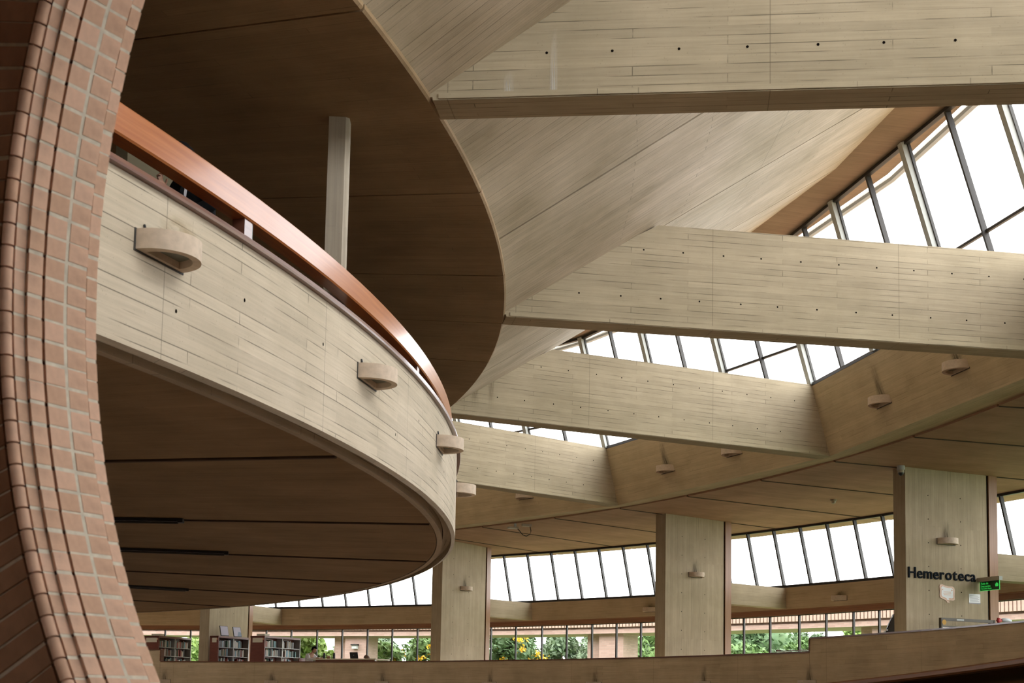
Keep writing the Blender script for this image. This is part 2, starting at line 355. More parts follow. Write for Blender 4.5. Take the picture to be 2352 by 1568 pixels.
# ------------------------------------------------------------------ folded roof panels, soffit strip, eave
roof = struct(empty('roof_folded'))
RF, ZF = 30.32, 11.10
for i in range(I0, I1):
    for hlf in (0, 1):
        m = MB(); K = 6; s0, s1 = hlf * .5, hlf * .5 + .5; g = .0032
        ps = []
        for k in range(K + 1):
            s = s0 + g + (s1 - s0 - 2 * g) * k / K
            a_in = caz(i) - .6 + (caz(i + 1) - caz(i)) * s
            inn = P(23.94, a_in, ZC + .05)
            E0, E1 = ringpt(i, 0, RF, ZF), ringpt(i, 1, RF, ZF); mid = P(RF, (caz(i) + caz(i + 1)) / 2, ZF)
            outp = E0.lerp(mid, s * 2) if hlf == 0 else mid.lerp(E1, s * 2 - 1)
            ps.append((inn, outp))
        up = Vector((0, 0, .22))
        for k in range(K):
            a, b = ps[k], ps[k + 1]; L = (a[1] - a[0]).length
            q = ((0, k * .6), (0, k * .6 + .6), (L, k * .75 + .75), (L, k * .75))
            m.face((a[0], b[0], b[1], a[1]), q); m.face((a[0] + up, a[1] + up, b[1] + up, b[0] + up))
            m.face((a[0], a[0] + up, b[0] + up, b[0])); m.face((a[1], b[1], b[1] + up, a[1] + up))
        for e in (0, K): m.face((ps[e][0], ps[e][1], ps[e][1] + up, ps[e][0] + up))
        struct(m.build('roof_panel', M_panel, roof))
    m = MB()
    for hlf in (0, 1):
        mid = lambda r, z: P(r, (caz(i) + caz(i + 1)) / 2, z)
        e0 = (lambda r, z: corner(i, r, z)) if hlf == 0 else mid; e1 = mid if hlf == 0 else (lambda r, z: corner(i + 1, r, z))
        for (ra, za, rb, zb) in ((RF - .02, ZF, 31.34, ZF + .02), (31.34, ZF + .02, 31.34, ZF + .45), (31.34, ZF + .45, RF - .02, ZF + .45)):
            L = (e1(ra, za) - e0(ra, za)).length
            m.face((e0(ra, za), e1(ra, za), e1(rb, zb), e0(rb, zb)), ((0, 0), (0, L), (rb - ra, L), (rb - ra, 0)))
    struct(m.build('roof_eave', M_eave, roof))
    m = MB(); m.tube([corner(i, 31.46, ZF - .03), P(31.46, (caz(i) + caz(i + 1)) / 2, ZF - .03), corner(i + 1, 31.46, ZF - .03)], .075, 8); m.build('roof_gutter', M_gutter, roof)
    m = MB(); K = 8
    for k in range(K):
        a0 = caz(i) + (caz(i + 1) - caz(i)) * k / K; a1 = caz(i) + (caz(i + 1) - caz(i)) * (k + 1) / K; q0 = a0 - .6; q1 = a1 - .6
        m.face((P(23.9, q0, ZC + .20), P(23.9, q1, ZC + .20), P(30.5, a1, ZF + .33), P(30.5, a0, ZF + .33)))
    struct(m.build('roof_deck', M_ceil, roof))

# ------------------------------------------------------------------ skylight glazing above the ring beam
GB, GT = (32.10, 8.28), (31.22, 11.09)
for i in range(-2, I1):
    w = struct(empty('window_%d' % (i + 20)), 'slanted skylight glazing over ring beam bay'); 
    for k in range(6):
        thick = k % 2 == 0
        b = ringpt(i, k / 6, *GB); t = ringpt(i, k / 6, *GT)
        out = Vector((b.x, b.y, 0)).normalized()
        m = MB()
        if thick:
            m.bar(b - out * .05, t - out * .05, .14, .10, out); mm = m.build('mullion_post', M_metalgrey, w)
            m2 = MB(); m2.bar(b + out * .02, t + out * .02, .19, .05, out); m2.build('mullion', M_metal, w)
        else:
            m.bar(b, t, .055, .09, out); m.build('mullion', M_metal, w)
        m = MB(); c = ringpt(i, (k + 1) / 6, *GB); d = ringpt(i, (k + 1) / 6, *GT)
        m.quad(b, c, d, t); m.build('pane', M_glass, w)
    m = MB(); m.bar(ringpt(i, 0, *GB), ringpt(i, 1, *GB), .10, .07); m.build('sill_rail', M_metal, w)
    m = MB(); m.bar(ringpt(i, 0, GT[0], GT[1] - .02), ringpt(i, 1, GT[0], GT[1] - .02), .09, .06); m.build('head_rail', M_metal, w)
    m = MB(); m.bar(ringpt(i, 0, 31.86, 9.12), ringpt(i, 1, 31.86, 9.12), .05, .05); m.build('transom', M_metal, w)

# ------------------------------------------------------------------ gallery ceiling beyond the ring beam
gc = struct(empty('ceiling_gallery'))
J = [-8.3, -3.3, 1.8, 6.8, 11.9, 16.9, 21.95, 26.9, 32.05, 36.95, 41.75, 47.15, 51.9, 57, 62, 67, 72, 77, 82, 96]
for a, b in zip(J, J[1:]):
    if a > 0: m = MB(); m.bar(P(32.95, a, ZC + .02), P(38.9, a, ZC + .02), .035, .065); m.build('joint_shade', M_jointshade, gc)  # dark bar added in place of the shaded joint
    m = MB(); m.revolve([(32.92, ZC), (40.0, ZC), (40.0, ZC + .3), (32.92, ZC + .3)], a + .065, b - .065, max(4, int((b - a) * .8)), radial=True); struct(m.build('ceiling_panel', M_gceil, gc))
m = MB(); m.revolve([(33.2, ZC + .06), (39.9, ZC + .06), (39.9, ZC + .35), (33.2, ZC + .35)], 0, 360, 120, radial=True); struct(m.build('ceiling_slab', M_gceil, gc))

# ------------------------------------------------------------------ gallery floor, parapet, wood soffit edge
ZG = 2.2; RPAR = 33.6
m = MB(); m.revolve([(33.62, 1.95), (40.0, 1.95), (40.0, ZG), (33.62, ZG)], 27, 96, 70, radial=True); struct(m.build('floor_gallery', M_floor))
m = MB(); m.revolve([(35.5, 0), (35.7, 0), (35.7, 1.95), (35.5, 1.95)], 0, 96, 80); struct(m.build('wall_under_gallery', M_brickwall))
def parapet_seg(az0, az1, ztop, zb0, zb1, n):
    m = MB()
    for k in range(n):
        A = az0 + (az1 - az0) * k / n; B = az0 + (az1 - az0) * (k + 1) / n
        za = zb0 + (zb1 - zb0) * k / n; zb = zb0 + (zb1 - zb0) * (k + 1) / n
        ri, rr = RPAR, RPAR + .16; ua, ub = radians(A) * ri, radians(B) * ri
        m.face((P(ri, A, za), P(ri, B, zb), P(ri, B, ztop), P(ri, A, ztop)), ((ua, za), (ub, zb), (ub, ztop), (ua, ztop)))
        m.face((P(rr, A, za), P(rr, A, ztop), P(rr, B, ztop), P(rr, B, zb)), ((ua, za), (ua, ztop), (ub, ztop), (ub, zb)))
        m.face((P(ri, A, ztop), P(ri, B, ztop), P(rr, B, ztop), P(rr, A, ztop))); m.face((P(ri, A, za), P(rr, A, za), P(rr, B, zb), P(ri, B, zb)))
    for A, z in ((az0, zb0), (az1, zb1)): m.face((P(RPAR, A, z), P(RPAR + .16, A, z), P(RPAR + .16, A, ztop), P(RPAR, A, ztop)))
    return m
gp = struct(empty('wall_gallery_parapet'), 'curved concrete gallery parapet along the bottom of the view')
struct(parapet_seg(25.3, 71.55, 2.805, 2.08, 1.2, 60).build('wall_parapet_long', M_par, gp))
struct(parapet_seg(2, 25.28, 3.11, 2.86, 2.085, 30).build('wall_parapet_raised', M_par, gp))
struct(parapet_seg(71.57, 95, 3.22, 1.2, 1.0, 20).build('wall_parapet_end', M_par, gp))
for a, b, z in ((25.3, 71.55, 2.805), (2, 25.28, 3.11), (71.57, 95, 3.22)):
    m = MB(); m.revolve([(RPAR - .02, z), (RPAR + .18, z), (RPAR + .18, z + .032), (RPAR - .02, z + .032)], a, b, 40); m.build('coping', M_woodcap, gp)
for a, z0, z1 in ((25.29, 2.84, 3.12), (71.56, 2.84, 3.23)):
    m = MB(); m.revolve([(RPAR - .018, z0), (RPAR + .178, z0), (RPAR + .178, z1), (RPAR - .018, z1)], a - .03, a + .03, 1); m.build('coping_end', M_woodcap, gp)
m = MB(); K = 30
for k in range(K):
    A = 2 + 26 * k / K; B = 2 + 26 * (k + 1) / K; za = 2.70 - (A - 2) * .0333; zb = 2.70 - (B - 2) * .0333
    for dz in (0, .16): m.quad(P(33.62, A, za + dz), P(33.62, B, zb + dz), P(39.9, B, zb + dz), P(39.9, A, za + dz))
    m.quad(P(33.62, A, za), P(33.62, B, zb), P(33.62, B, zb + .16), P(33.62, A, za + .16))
struct(m.build('floor_ramp', plain('painted_ramp_shade', (.05, .028, .015), 1.0, spec=.0)))  # shade under the ramp painted in as a near-black colour
m = MB(); K = 30
for k in range(K):   # varnished timber edge under the raised end
    A = 2 + 27 * k / K; B = 2 + 27 * (k + 1) / K; za = 2.86 - (A - 2) * .0333; zb = 2.86 - (B - 2) * .0333
    pr = lambda az, z: [P(RPAR + .0, az, z - .002), P(RPAR - .03, az, z - .03), P(RPAR - .03, az, z - .10), P(RPAR + .05, az, z - .15), P(RPAR + .12, az, z - .15), P(RPAR + .12, az, z - .002)]
    X, Y = pr(A, za), pr(B, zb)
    for q in range(6):
        w_ = (q + 1) % 6; m.quad(X[q], Y[q], Y[w_], X[w_], (A * .6, B * .6))
m.build('timber_edge', M_wooddk, gp, weld=True)

# ------------------------------------------------------------------ gallery blade columns with timber fins
COLS = [('column with the big lettering and a green exit sign', 34.62, 21.70, 36.89, 21.89), ('concrete blade column in the middle with one lamp and a timber fin', 34.45, 36.70, 36.72, 36.83), ('concrete blade column just past the balcony edge', 34.40, 52.47, 36.9, 52.93), ('far concrete blade column behind the low bookcases', 34.4, 69.16, 36.9, 69.23)]
def colframe(k):
    _, ri, ai, ro, ao = COLS[k]; A = P(ri, ai, 0); B = P(ro, ao, 0); t = (B - A).normalized(); nb = Vector((-t.y, t.x, 0)); return A, B, t, nb
for k in range(4):
    A, B, t, nb = colframe(k); L = (B - A).length; th = .40
    ZL = Vector((0, 0, ZG)); ZH = Vector((0, 0, ZC))
    c = struct(empty('column_blade'), COLS[k][0])
    poly = [A, B, B + nb * th, A + nb * th]
    m = MB()
    m.prism([p + ZL for p in poly], [p + ZH for p in poly], swap=True)
    struct(m.build('column_shaft', M_col, c))
    h = MB(); 
    for u in (.62, 1.52):
        z = 3.1
        while z < 6.7:
            cc = A + t * u - nb * .002 + Vector((0, 0, z)); h.face([cc + .014 * (cos(q * pi / 3) * t + sin(q * pi / 3) * Vector((0, 0, 1))) for q in range(6)]); z += .52
    tag(h.build('tie_holes', M_hole, c), kind='stuff')
    f0 = B + t * .05 + nb * .08; poly = [f0 - nb * .10, f0 - nb * .10 + t * .24, f0 + nb * .22 + t * .24, f0 + nb * .22]
    m = MB(); m.prism([p + ZL for p in poly], [p + Vector((0, 0, ZC)) for p in poly], swap=True); m.build('timber_fin', M_woodfin, c)
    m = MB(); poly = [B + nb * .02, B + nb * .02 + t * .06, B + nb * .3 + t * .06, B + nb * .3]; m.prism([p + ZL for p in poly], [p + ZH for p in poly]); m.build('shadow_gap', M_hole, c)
    # short beam from the column to the facade
    E = P(39.45, COLS[k][4] + (.15 if k != 2 else -.12), 0); t2 = (E - B).normalized(); n2 = Vector((-t2.y, t2.x, 0)); S = B + t * .3
    poly = [S, E, E + n2 * .4, S + n2 * .4]
    m = MB(); m.prism([p + Vector((0, 0, 4.46)) for p in poly], [p + Vector((0, 0, 5.06)) for p in poly]); struct(m.build('facade_beam', M_col, c))

# ------------------------------------------------------------------ facade: clerestory, spandrel, timber band, lower windows
BAYS = [(6.2, 21.95), (21.95, 37.0), (37.0, 52.7), (52.7, 69.4), (69.4, 86)]
UPT, UPB = (38.95, 6.78), (39.42, 5.10)
UAZ = [44.92 + 1.555 * k for k in range(-25, 27)]
LAZ = [32.05 - 1.5 * k for k in range(17, 0, -1)] + [32.05, 33.46, 34.99, 36.53, 38.22, 39.77, 41.35, 42.92, 44.5, 46.07, 47.61, 49.16, 50.78, 52.38, 54.08, 55.7, 57.3, 58.93, 60.55, 62.22, 63.86, 65.53, 67.2, 68.9] + [68.9 + 1.65 * k for k in range(1, 11)]
WLAB = ['past the lettered column', 'between the lettered and middle columns', 'between the middle column and the balcony edge', 'under the far edge of the balcony', 'behind the first bookcase']
for bi, (a, b) in enumerate(BAYS):
    w = struct(empty('window_%d' % (30 + bi)), 'slanted clerestory panes ' + WLAB[bi])
    for z0, z1 in zip(UAZ, UAZ[1:]):
        if not (a <= z0 < b): continue
        m = MB(); m.bar(P(UPB[0], z0, UPB[1]), P(UPT[0], z0, UPT[1]), .055, .10, P(1, z0, 0)); m.build('mullion', M_metal, w)
        m = MB(); m.quad(P(UPB[0], z0, UPB[1]), P(UPB[0], z1, UPB[1]), P(UPT[0], z1, UPT[1]), P(UPT[0], z0, UPT[1])); m.build('pane', M_glass, w)
        for nm, q in (('sill_rail', (39.40, 5.12)), ('head_rail', (38.96, 6.77))):
            m = MB(); m.bar(P(q[0], z0, q[1]), P(q[0], z1, q[1]), .08, .07); m.build(nm, M_metal, w)
    m = MB(); m.revolve([(39.38, 4.44), (39.36, 5.08), (39.75, 5.08), (39.75, 4.44)], a, b, 12); struct(m.build('spandrel_beam', M_span), 'concrete spandrel beam ' + WLAB[bi])
    tb = MB(); tb.revolve([(39.50, 4.27), (39.47, 4.44), (39.70, 4.44), (39.70, 4.27)], a, b, 12); struct(tb.build('trim_%d' % (bi + 1), M_wooddk))
    tl = MB(); tl.revolve([(39.40, 4.415), (39.40, 4.44), (39.50, 4.44), (39.50, 4.415)], a, b, 12); struct(tl.build('trim_%d' % (bi + 11), M_woodfin))
    w = struct(empty('window_%d' % (40 + bi)), 'lower garden windows ' + WLAB[bi])
    for z0, z1 in zip(LAZ, LAZ[1:]):
        if not (a <= z0 < b): continue
        m = MB(); m.bar(P(39.6, z0, ZG), P(39.6, z0, 4.28), .045, .07, P(1, z0, 0)); m.build('mullion', M_metal, w)
        m = MB(); m.quad(P(39.6, z0, ZG), P(39.6, z1, ZG), P(39.6, z1, 4.28), P(39.6, z0, 4.28)); m.build('pane', M_glass, w)
    m = MB(); m.revolve([(39.57, 4.25), (39.57, 4.28), (39.63, 4.28), (39.63, 4.25)], a, b, 12); m.build('head_rail', M_metal, w)

# ------------------------------------------------------------------ round balcony
RB = 23.35; ZB0, ZB1 = 3.725, 4.82; ZF2 = 4.24
bal = tag(empty('balcony', P(RB, -10, ZB0)), 'round concrete balcony with board-marked front and orange timber handrail', 'balcony')
def child(o):
    o.matrix_parent_inverse = Matrix.Translation(-Vector(bal.location)); return o
AZ0, AZ1, NS = -100, 150, 300
m = MB(); m.revolve([(RB - .05, ZB0), (RB, ZB0 + .02), (RB, ZB1), (RB - .16, ZB1), (RB - .16, ZB0 + .10), (RB - .05, ZB0 + .10)], AZ0, AZ1, NS); child(m.build('front_wall', M_drum, bal))
m = MB(); m.revolve([(RB - .24, ZB0 - .01), (RB - .17, ZB0 - .01), (RB - .17, ZB0 + .12), (RB - .24, ZB0 + .12)], AZ0, AZ1, NS); child(m.build('drip_lip', M_drum, bal))
SJ = [-100, -80, -55, -33, -22, -10.8, .35, 11.4, 21.9, 31.6, 42.8, 54, 65, 76, 100, 150]
for a, b in zip(SJ, SJ[1:]):
    if a > -50: m = MB(); m.bar(P(12, a, ZB0 + .02), P(RB - .26, a, ZB0 + .02), .05, .075); child(m.build('joint_shade', M_jointshade, bal))  # dark bar drawn for the shade in the soffit joint
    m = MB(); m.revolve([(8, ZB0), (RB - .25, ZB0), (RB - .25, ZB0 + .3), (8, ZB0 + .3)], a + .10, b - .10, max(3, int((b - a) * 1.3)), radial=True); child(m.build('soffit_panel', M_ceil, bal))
m = MB(); m.revolve([(8, ZB0 + .07), (RB - .2, ZB0 + .07), (RB - .2, ZF2), (8, ZF2)], AZ0, AZ1, 160, radial=True); child(m.build('floor_slab', M_ceil, bal))
m = MB(); m.revolve([(RB - .19, ZB1), (RB + .045, ZB1), (RB + .05, ZB1 + .015), (RB + .045, ZB1 + .042), (RB - .19, ZB1 + .042)], AZ0, AZ1, NS); child(m.build('parapet_cap', M_woodcap, bal))
ZH0, ZH1, RH = 5.075, 5.287, 23.28
m = MB(); m.revolve([(RH - .012, ZH0), (RH, ZH0 + .012), (RH, ZH1 - .012), (RH - .012, ZH1), (RH - .13, ZH1), (RH - .14, ZH1 - .012), (RH - .14, ZH0 + .012), (RH - .13, ZH0)], AZ0, AZ1, NS); child(m.build('handrail', M_wood, bal, smooth=True))
for a in [-26.7 - 10.75, -26.7, -15.95, -5.2, 2.5, 13.2]:
    m = MB(); m.revolve([(RH - .11, ZB1 + .04), (RH - .03, ZB1 + .04), (RH - .03, ZH0 + .01), (RH - .11, ZH0 + .01)], a - .025, a + .025, 1); child(m.build('rail_bracket', M_metalgrey, bal))
    m = MB(); m.revolve([(RH - .12, ZB1 + .04), (RH - .02, ZB1 + .04), (RH - .02, ZH0 + .01), (RH - .12, ZH0 + .01)], a - .31, a - .04, 1); child(m.build('bracket_block', M_woodcap, bal))
# tie holes in the front
h = MB()
for az, z in ((-16.55, 4.42), (-13.3, 4.45), (-6.2, 4.43), (-8.5, 4.1), (-18.6, 4.1), (-2, 4.2)):
    c = P(RB + .002, az, z); tv = P(1, az + 90, 0); h.face([c + .012 * (cos(q * pi / 3) * tv + sin(q * pi / 3) * Vector((0, 0, 1.3))) for q in range(6)])
o = child(h.build('tie_holes', M_hole, bal)); tag(o, kind='stuff')
# fluorescent strip fittings recessed along the soffit joints
for az, r0, r1 in ((-.05, 18.6, 20.15), (10.2, 18.45, 20.15), (31.15, 19.1, 20.3)):
    f = tag(empty('strip_light', P(r0, az, ZB0 - .1)), {-.05: 'unlit dark strip light on the balcony soffit nearest the brick arch', 10.2: 'longest unlit dark strip light in the middle of the balcony soffit', 31.15: 'small unlit dark strip light far back on the balcony soffit'}[az], 'light', 'strip lights under the balcony')
    d = P(1, az + 1.0, 0); s = Vector((-d.y, d.x, 0)); L = r1 - r0
    m = MB(); m.bar((0, 0, .078), d * L + Vector((0, 0, .078)), .075, .035); m.build('housing', M_black, f)
    m = MB(); m.tube([s * .0 + d * .06 + Vector((0, 0, .045)), d * (L - .06) + Vector((0, 0, .045))], .014); m.build('tube', M_lampin, f)
    for e in (.03, L - .03):
        m = MB(); m.bar(d * (e - .03) + Vector((0, 0, .07)), d * (e + .03) + Vector((0, 0, .07)), .085, .05); m.build('end_cap', M_black, f)
# slender column from the balcony to the ceiling
pc = P(23.04, -10.8, 0); rd = P(1, -11.1 + 14, 0); tg = Vector((-rd.y, rd.x, 0))
m = MB(); poly = [pc - rd * .10 - tg * .08, pc + rd * .05 - tg * .08, pc + rd * .08 - tg * .05, pc + rd * .08 + tg * .08, pc - rd * .10 + tg * .08]
m.prism([p + Vector((0, 0, ZF2)) for p in poly], [p + Vector((0, 0, ZC)) for p in poly], swap=True); struct(m.build('column_slender', M_post), 'slender pale concrete column standing behind the orange handrail')
# stair parapet on the balcony
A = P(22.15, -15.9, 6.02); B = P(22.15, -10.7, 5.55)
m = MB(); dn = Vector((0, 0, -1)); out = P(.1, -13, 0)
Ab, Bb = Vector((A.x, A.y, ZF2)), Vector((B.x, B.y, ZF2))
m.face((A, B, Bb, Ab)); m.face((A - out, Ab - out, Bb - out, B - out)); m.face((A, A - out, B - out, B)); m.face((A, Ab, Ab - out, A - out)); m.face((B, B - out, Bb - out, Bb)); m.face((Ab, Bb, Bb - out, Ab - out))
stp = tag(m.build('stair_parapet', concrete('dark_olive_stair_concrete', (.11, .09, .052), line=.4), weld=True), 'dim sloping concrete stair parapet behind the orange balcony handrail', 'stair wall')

# ------------------------------------------------------------------ half-round wall lamps
def make_lamp():
    W, D, H = .25, .27, .13
    root = empty('wall_lamp')
    K = 20; arc = lambda k, s, z, o=0: Vector((cos(pi * k / K) * W * s, o - sin(pi * k / K) * D * s, z))
    m = MB()
    for k in range(K):
        m.face((arc(k, 1, 0), arc(k + 1, 1, 0), arc(k + 1, 1, H), arc(k, 1, H)))
        m.face((arc(k, 1, H), arc(k + 1, 1, H), arc(k + 1, .93, H), arc(k, .93, H)))
        m.face((arc(k, .93, H), arc(k + 1, .93, H), arc(k + 1, .93, H - .03), arc(k, .93, H - .03)))
        m.face((arc(k, 1, 0), arc(k, .70, 0, -.03), arc(k + 1, .70, 0, -.03), arc(k + 1, 1, 0)))
        m.face((arc(k, .70, 0, -.03), arc(k, .66, .075, -.03), arc(k + 1, .66, .075, -.03), arc(k + 1, .70, 0, -.03)))
    m.face((Vector((-W, 0, 0)), Vector((W, 0, 0)), Vector((W * .7, -.03, 0)), Vector((-W * .7, -.03, 0))))
    m.face((Vector((-W, 0, 0)), Vector((-W, 0, H)), Vector((W, 0, H)), Vector((W, 0, 0))))
    m.face((Vector((-W * .70, -.03, 0)), Vector((W * .70, -.03, 0)), Vector((W * .66, -.03, .075)), Vector((-W * .66, -.03, .075))))
    sh_ = m.build('shell', M_lamp, root, smooth=True)
    m = MB(); m.face([arc(k, .67, .045, -.03) for k in range(K + 1)]); m.build('lamp_glass', M_lampgl, sh_)
    m = MB(); m.face([arc(k, .92, H - .028) for k in range(K + 1)]); m.build('top_cover', M_lampin, sh_)
    m = MB(); m.box(-.262, .262, -.004, .012, -.012, H + .004); m.build('back_plate', M_lampin, root)
    return root
def _cable(root, H=.13):
    m = MB(); m.tube([(-.17, -.008, H), (-.17, -.008, H + .03), (-.17, -.002, H + .05)], .009, 6); m.build('cable_stub', M_black, root)
def e2(n, src):
    q = N(n, 'ShaderNodeMath', operation='PINGPONG'); n.links.new(src, q.inputs[0]); q.inputs[1].default_value = .5; return q.outputs[0]
def sootmat(name='soot_streak', colr=(.07, .058, .045), amt=.75, flip=False, nsc=(9, 1.2, 1)):
    m = bpy.data.materials.new(name); m.use_nodes = True; n = m.node_tree; n.nodes.clear()
    out = N(n, 'ShaderNodeOutputMaterial'); t = N(n, 'ShaderNodeBsdfTransparent'); d = N(n, 'ShaderNodeBsdfDiffuse'); d.inputs[0].default_value = (*colr, 1); mx = N(n, 'ShaderNodeMixShader')
    tc = N(n, 'ShaderNodeTexCoord'); mp = N(n, 'ShaderNodeMapping'); mp.inputs['Scale'].default_value = nsc; n.links.new(tc.outputs['UV'], mp.inputs[0])
    nz = N(n, 'ShaderNodeTexNoise'); nz.inputs['Scale'].default_value = 1.5; nz.inputs['Detail'].default_value = 3; n.links.new(mp.outputs[0], nz.inputs['Vector'])
    sx = N(n, 'ShaderNodeSeparateXYZ'); n.links.new(tc.outputs['UV'], sx.inputs[0])
    e = N(n, 'ShaderNodeMath', operation='PINGPONG'); n.links.new(sx.outputs[0], e.inputs[0]); e.inputs[1].default_value = .5
    ex_ = ramp(n, e.outputs[0], .02, .35); fy = ramp(n, sx.outputs[1], 0.0, 1.0, (1, 1, 1, 1), (0, 0, 0, 1)) if not flip else ramp(n, e2(n, sx.outputs[1]), .0, .4); nn = ramp(n, nz.outputs['Fac'], .35, .62)
    a = mix(n, 1, ex_, fy, 'MULTIPLY'); a = mix(n, 1, a, nn, 'MULTIPLY'); a = mix(n, 1, a, (amt, amt, amt, 1), 'MULTIPLY')
    n.links.new(a, mx.inputs[0]); n.links.new(t.outputs[0], mx.inputs[1]); n.links.new(d.outputs[0], mx.inputs[2]); n.links.new(mx.outputs[0], out.inputs[0]); return m
M_soot = sootmat()
def soot(o, h=.5, lean=0.0):
    m = MB(); m.face(((-.15, -.006 - lean * .13, .13), (.15, -.006 - lean * .13, .13), (.13, -.006 - lean * (h + .13), .13 + h), (-.13, -.006 - lean * (h + .13), .13 + h)), ((0, 0), (1, 0), (1, 1), (0, 1))); m.build('soot_streak', M_soot, o)
proto = make_lamp(); used = [False]; made = []
def lamp(pos, rz, label, group, s=1.0, tilt=0):
    o = proto if not used[0] else copy_tree(proto); used[0] = True
    o.location = pos; o.rotation_euler = (tilt, 0, rz); o.scale = (s, s, s); tag(o, label, 'lamp', group); made.append(o); return o
# local -y points into the hall; on the drum that is outward
def lamp_on_drum(az, z, label): return lamp(P(RB, az, z), radians(az + 90), label, 'lamps on the balcony front')
lamp_on_drum(-19.1, 4.37, 'half-round wall lamp on the balcony front closest to the brick arch')
lamp_on_drum(-10.75, 4.37, 'half-round wall lamp in the middle of the balcony front')
lamp_on_drum(-3.05, 4.37, 'half-round wall lamp on the balcony front under the thin end of the handrail')
lamp_on_drum(4.9, 4.37, 'half-round wall lamp jutting past the far edge of the balcony front')
lamp_on_drum(13.2, 4.37, 'half-round wall lamp just below the one jutting past the balcony edge')
def lamp_on_ring(az, z, label):
    i = max(k for k in range(I0, I1) if caz(k) <= az)
    A, B = corner(i, 32.5 - (z - ZC) * .306, z), corner(i + 1, 32.5 - (z - ZC) * .306, z)
    e = B - A; s = 0
    for k in range(1001):
        q = A + e * k / 1000
        if degrees(atan2(q.y, q.x)) >= az: s = k / 1000; break
    q = A + e * s; nrm = Vector((-q.x, -q.y, 0)); ang = atan2(e.y, e.x)
    return lamp(q, ang - pi, label, 'lamps on the ring beam', 1.15)
for az, lab in ((11.45, 'half-round lamp on the ring beam closest to the top right skylight'), (16.35, 'half-round lamp on the ring beam beside the end of the skylight beam'), (26.65, 'half-round lamp on the ring beam partly cut off by the beam above'), (31.55, 'half-round lamp in the middle of the ring beam above the gallery ceiling'), (42.2, 'half-round lamp barely showing under the lowest beam')):
    lamp_on_ring(az, 7.29, lab)
for k, u, z, lab in ((0, 1.11, 5.17, 'half-round lamp on the column above the big lettering'), (1, 1.14, 5.12, 'half-round lamp on the middle gallery column'), (2, 1.28, 5.22, 'half-round lamp on the gallery column just past the balcony edge')):
    A, B, t, nb = colframe(k); lamp(A + t * u + Vector((0, 0, z)), atan2(t.y, t.x), lab, 'lamps on the gallery columns')
for az, lab in ((33.87, 'half-round lamp on the spandrel beam right of the middle gallery column'), (45.2, 'half-round lamp on the spandrel beam tucked against the middle gallery column')):
    lamp(P(39.37, az, 4.59), radians(az - 90), lab, 'lamps on the spandrel beam')
for az, lab in ((71.2, 'lamp top on the parapet beside the foot of the brick arch'), (63.5, 'lamp top on the parapet under the low bookcases'), (55.4, 'lamp top on the parapet below the open laptop'), (47.5, 'lamp top on the parapet under the yellow flowering tree'), (39.9, 'lamp top on the parapet below the exterior brick pier'), (32.3, 'lamp top on the parapet right below the middle gallery column'), (25.3, 'lamp top on the parapet below the parapet step')):
    lamp(P(RPAR, az, 2.05), radians(az - 90), lab, 'lamps on the gallery parapet')

# weathering with a shape of its own: lime streak on the top beam, rusty bloom and damp runs
M_lime = sootmat('white_lime_streak', (.80, .78, .72), .85, False, (14, 1.0, 1)); M_rust = sootmat('ochre_bloom', (.42, .30, .13), .45, True, (2, 2, 1)); M_damp = sootmat('grey_damp_run', (.16, .13, .09), .6, False, (7, 1, 1))
def beam_stain(i, t0, t1, z0, z1, mat, nm, up=False):
    lo = OFF - BW / 2 - .003; q = [bp(i, lo, t0, z0), bp(i, lo, t1, z0), bp(i, lo, t1, z1), bp(i, lo, t0, z1)]
    m = MB(); m.face(q, ((0, 0), (1, 0), (1, 1), (0, 1)) if not up else ((0, 1), (1, 1), (1, 0), (0, 0))); tag(m.build(nm, mat, BEAMS[i]), kind='stuff')
beam_stain(0, LT[0] - .035, LT[0] + .045, 6.83, 7.42, M_lime, 'lime_streak'); beam_stain(0, LT[1] - .06, LT[1] + .05, 6.83, 7.05, M_lime, 'lime_streak')
beam_stain(2, 24.3, 24.5, 6.95, 7.4, M_damp, 'damp_run', True); beam_stain(2, 24.65, 24.8, 6.95, 7.5, M_damp, 'damp_run', True)
m = MB(); A_, B_ = -19.2, -17.9
m.face((P(RB + .003, A_, 4.53), P(RB + .003, B_, 4.53), P(RB + .003, B_, 4.74), P(RB + .003, A_, 4.74)), ((0, 0), (1, 0), (1, 1), (0, 1))); tag(child(m.build('rust_bloom', M_rust, bal)), kind='stuff')
for o in made:
    g = o['group']
    if g == 'lamps on the balcony front': _cable(o)
    elif g == 'lamps on the ring beam': soot(o, .55, .306)
    elif g == 'lamps on the spandrel beam': soot(o, .16)
    else: soot(o, .42)
# ------------------------------------------------------------------ near brick wall with the round opening
BE = radians(30); OO = CAMP + Vector((.781, 3.248, 1.485)); DD = Vector((sin(BE), cos(BE), 0)); HH = Vector((cos(BE), -sin(BE), 0)); ZZ = Vector((0, 0, 1)); RA = 2.8
bw = struct(empty('wall_brick_arch', OO), 'near brick wall with the huge round opening')
def ap(a, R, d): return HH * (R * cos(a)) + ZZ * (R * sin(a)) + DD * d
NB = 235; pitch = 2 * pi / NB
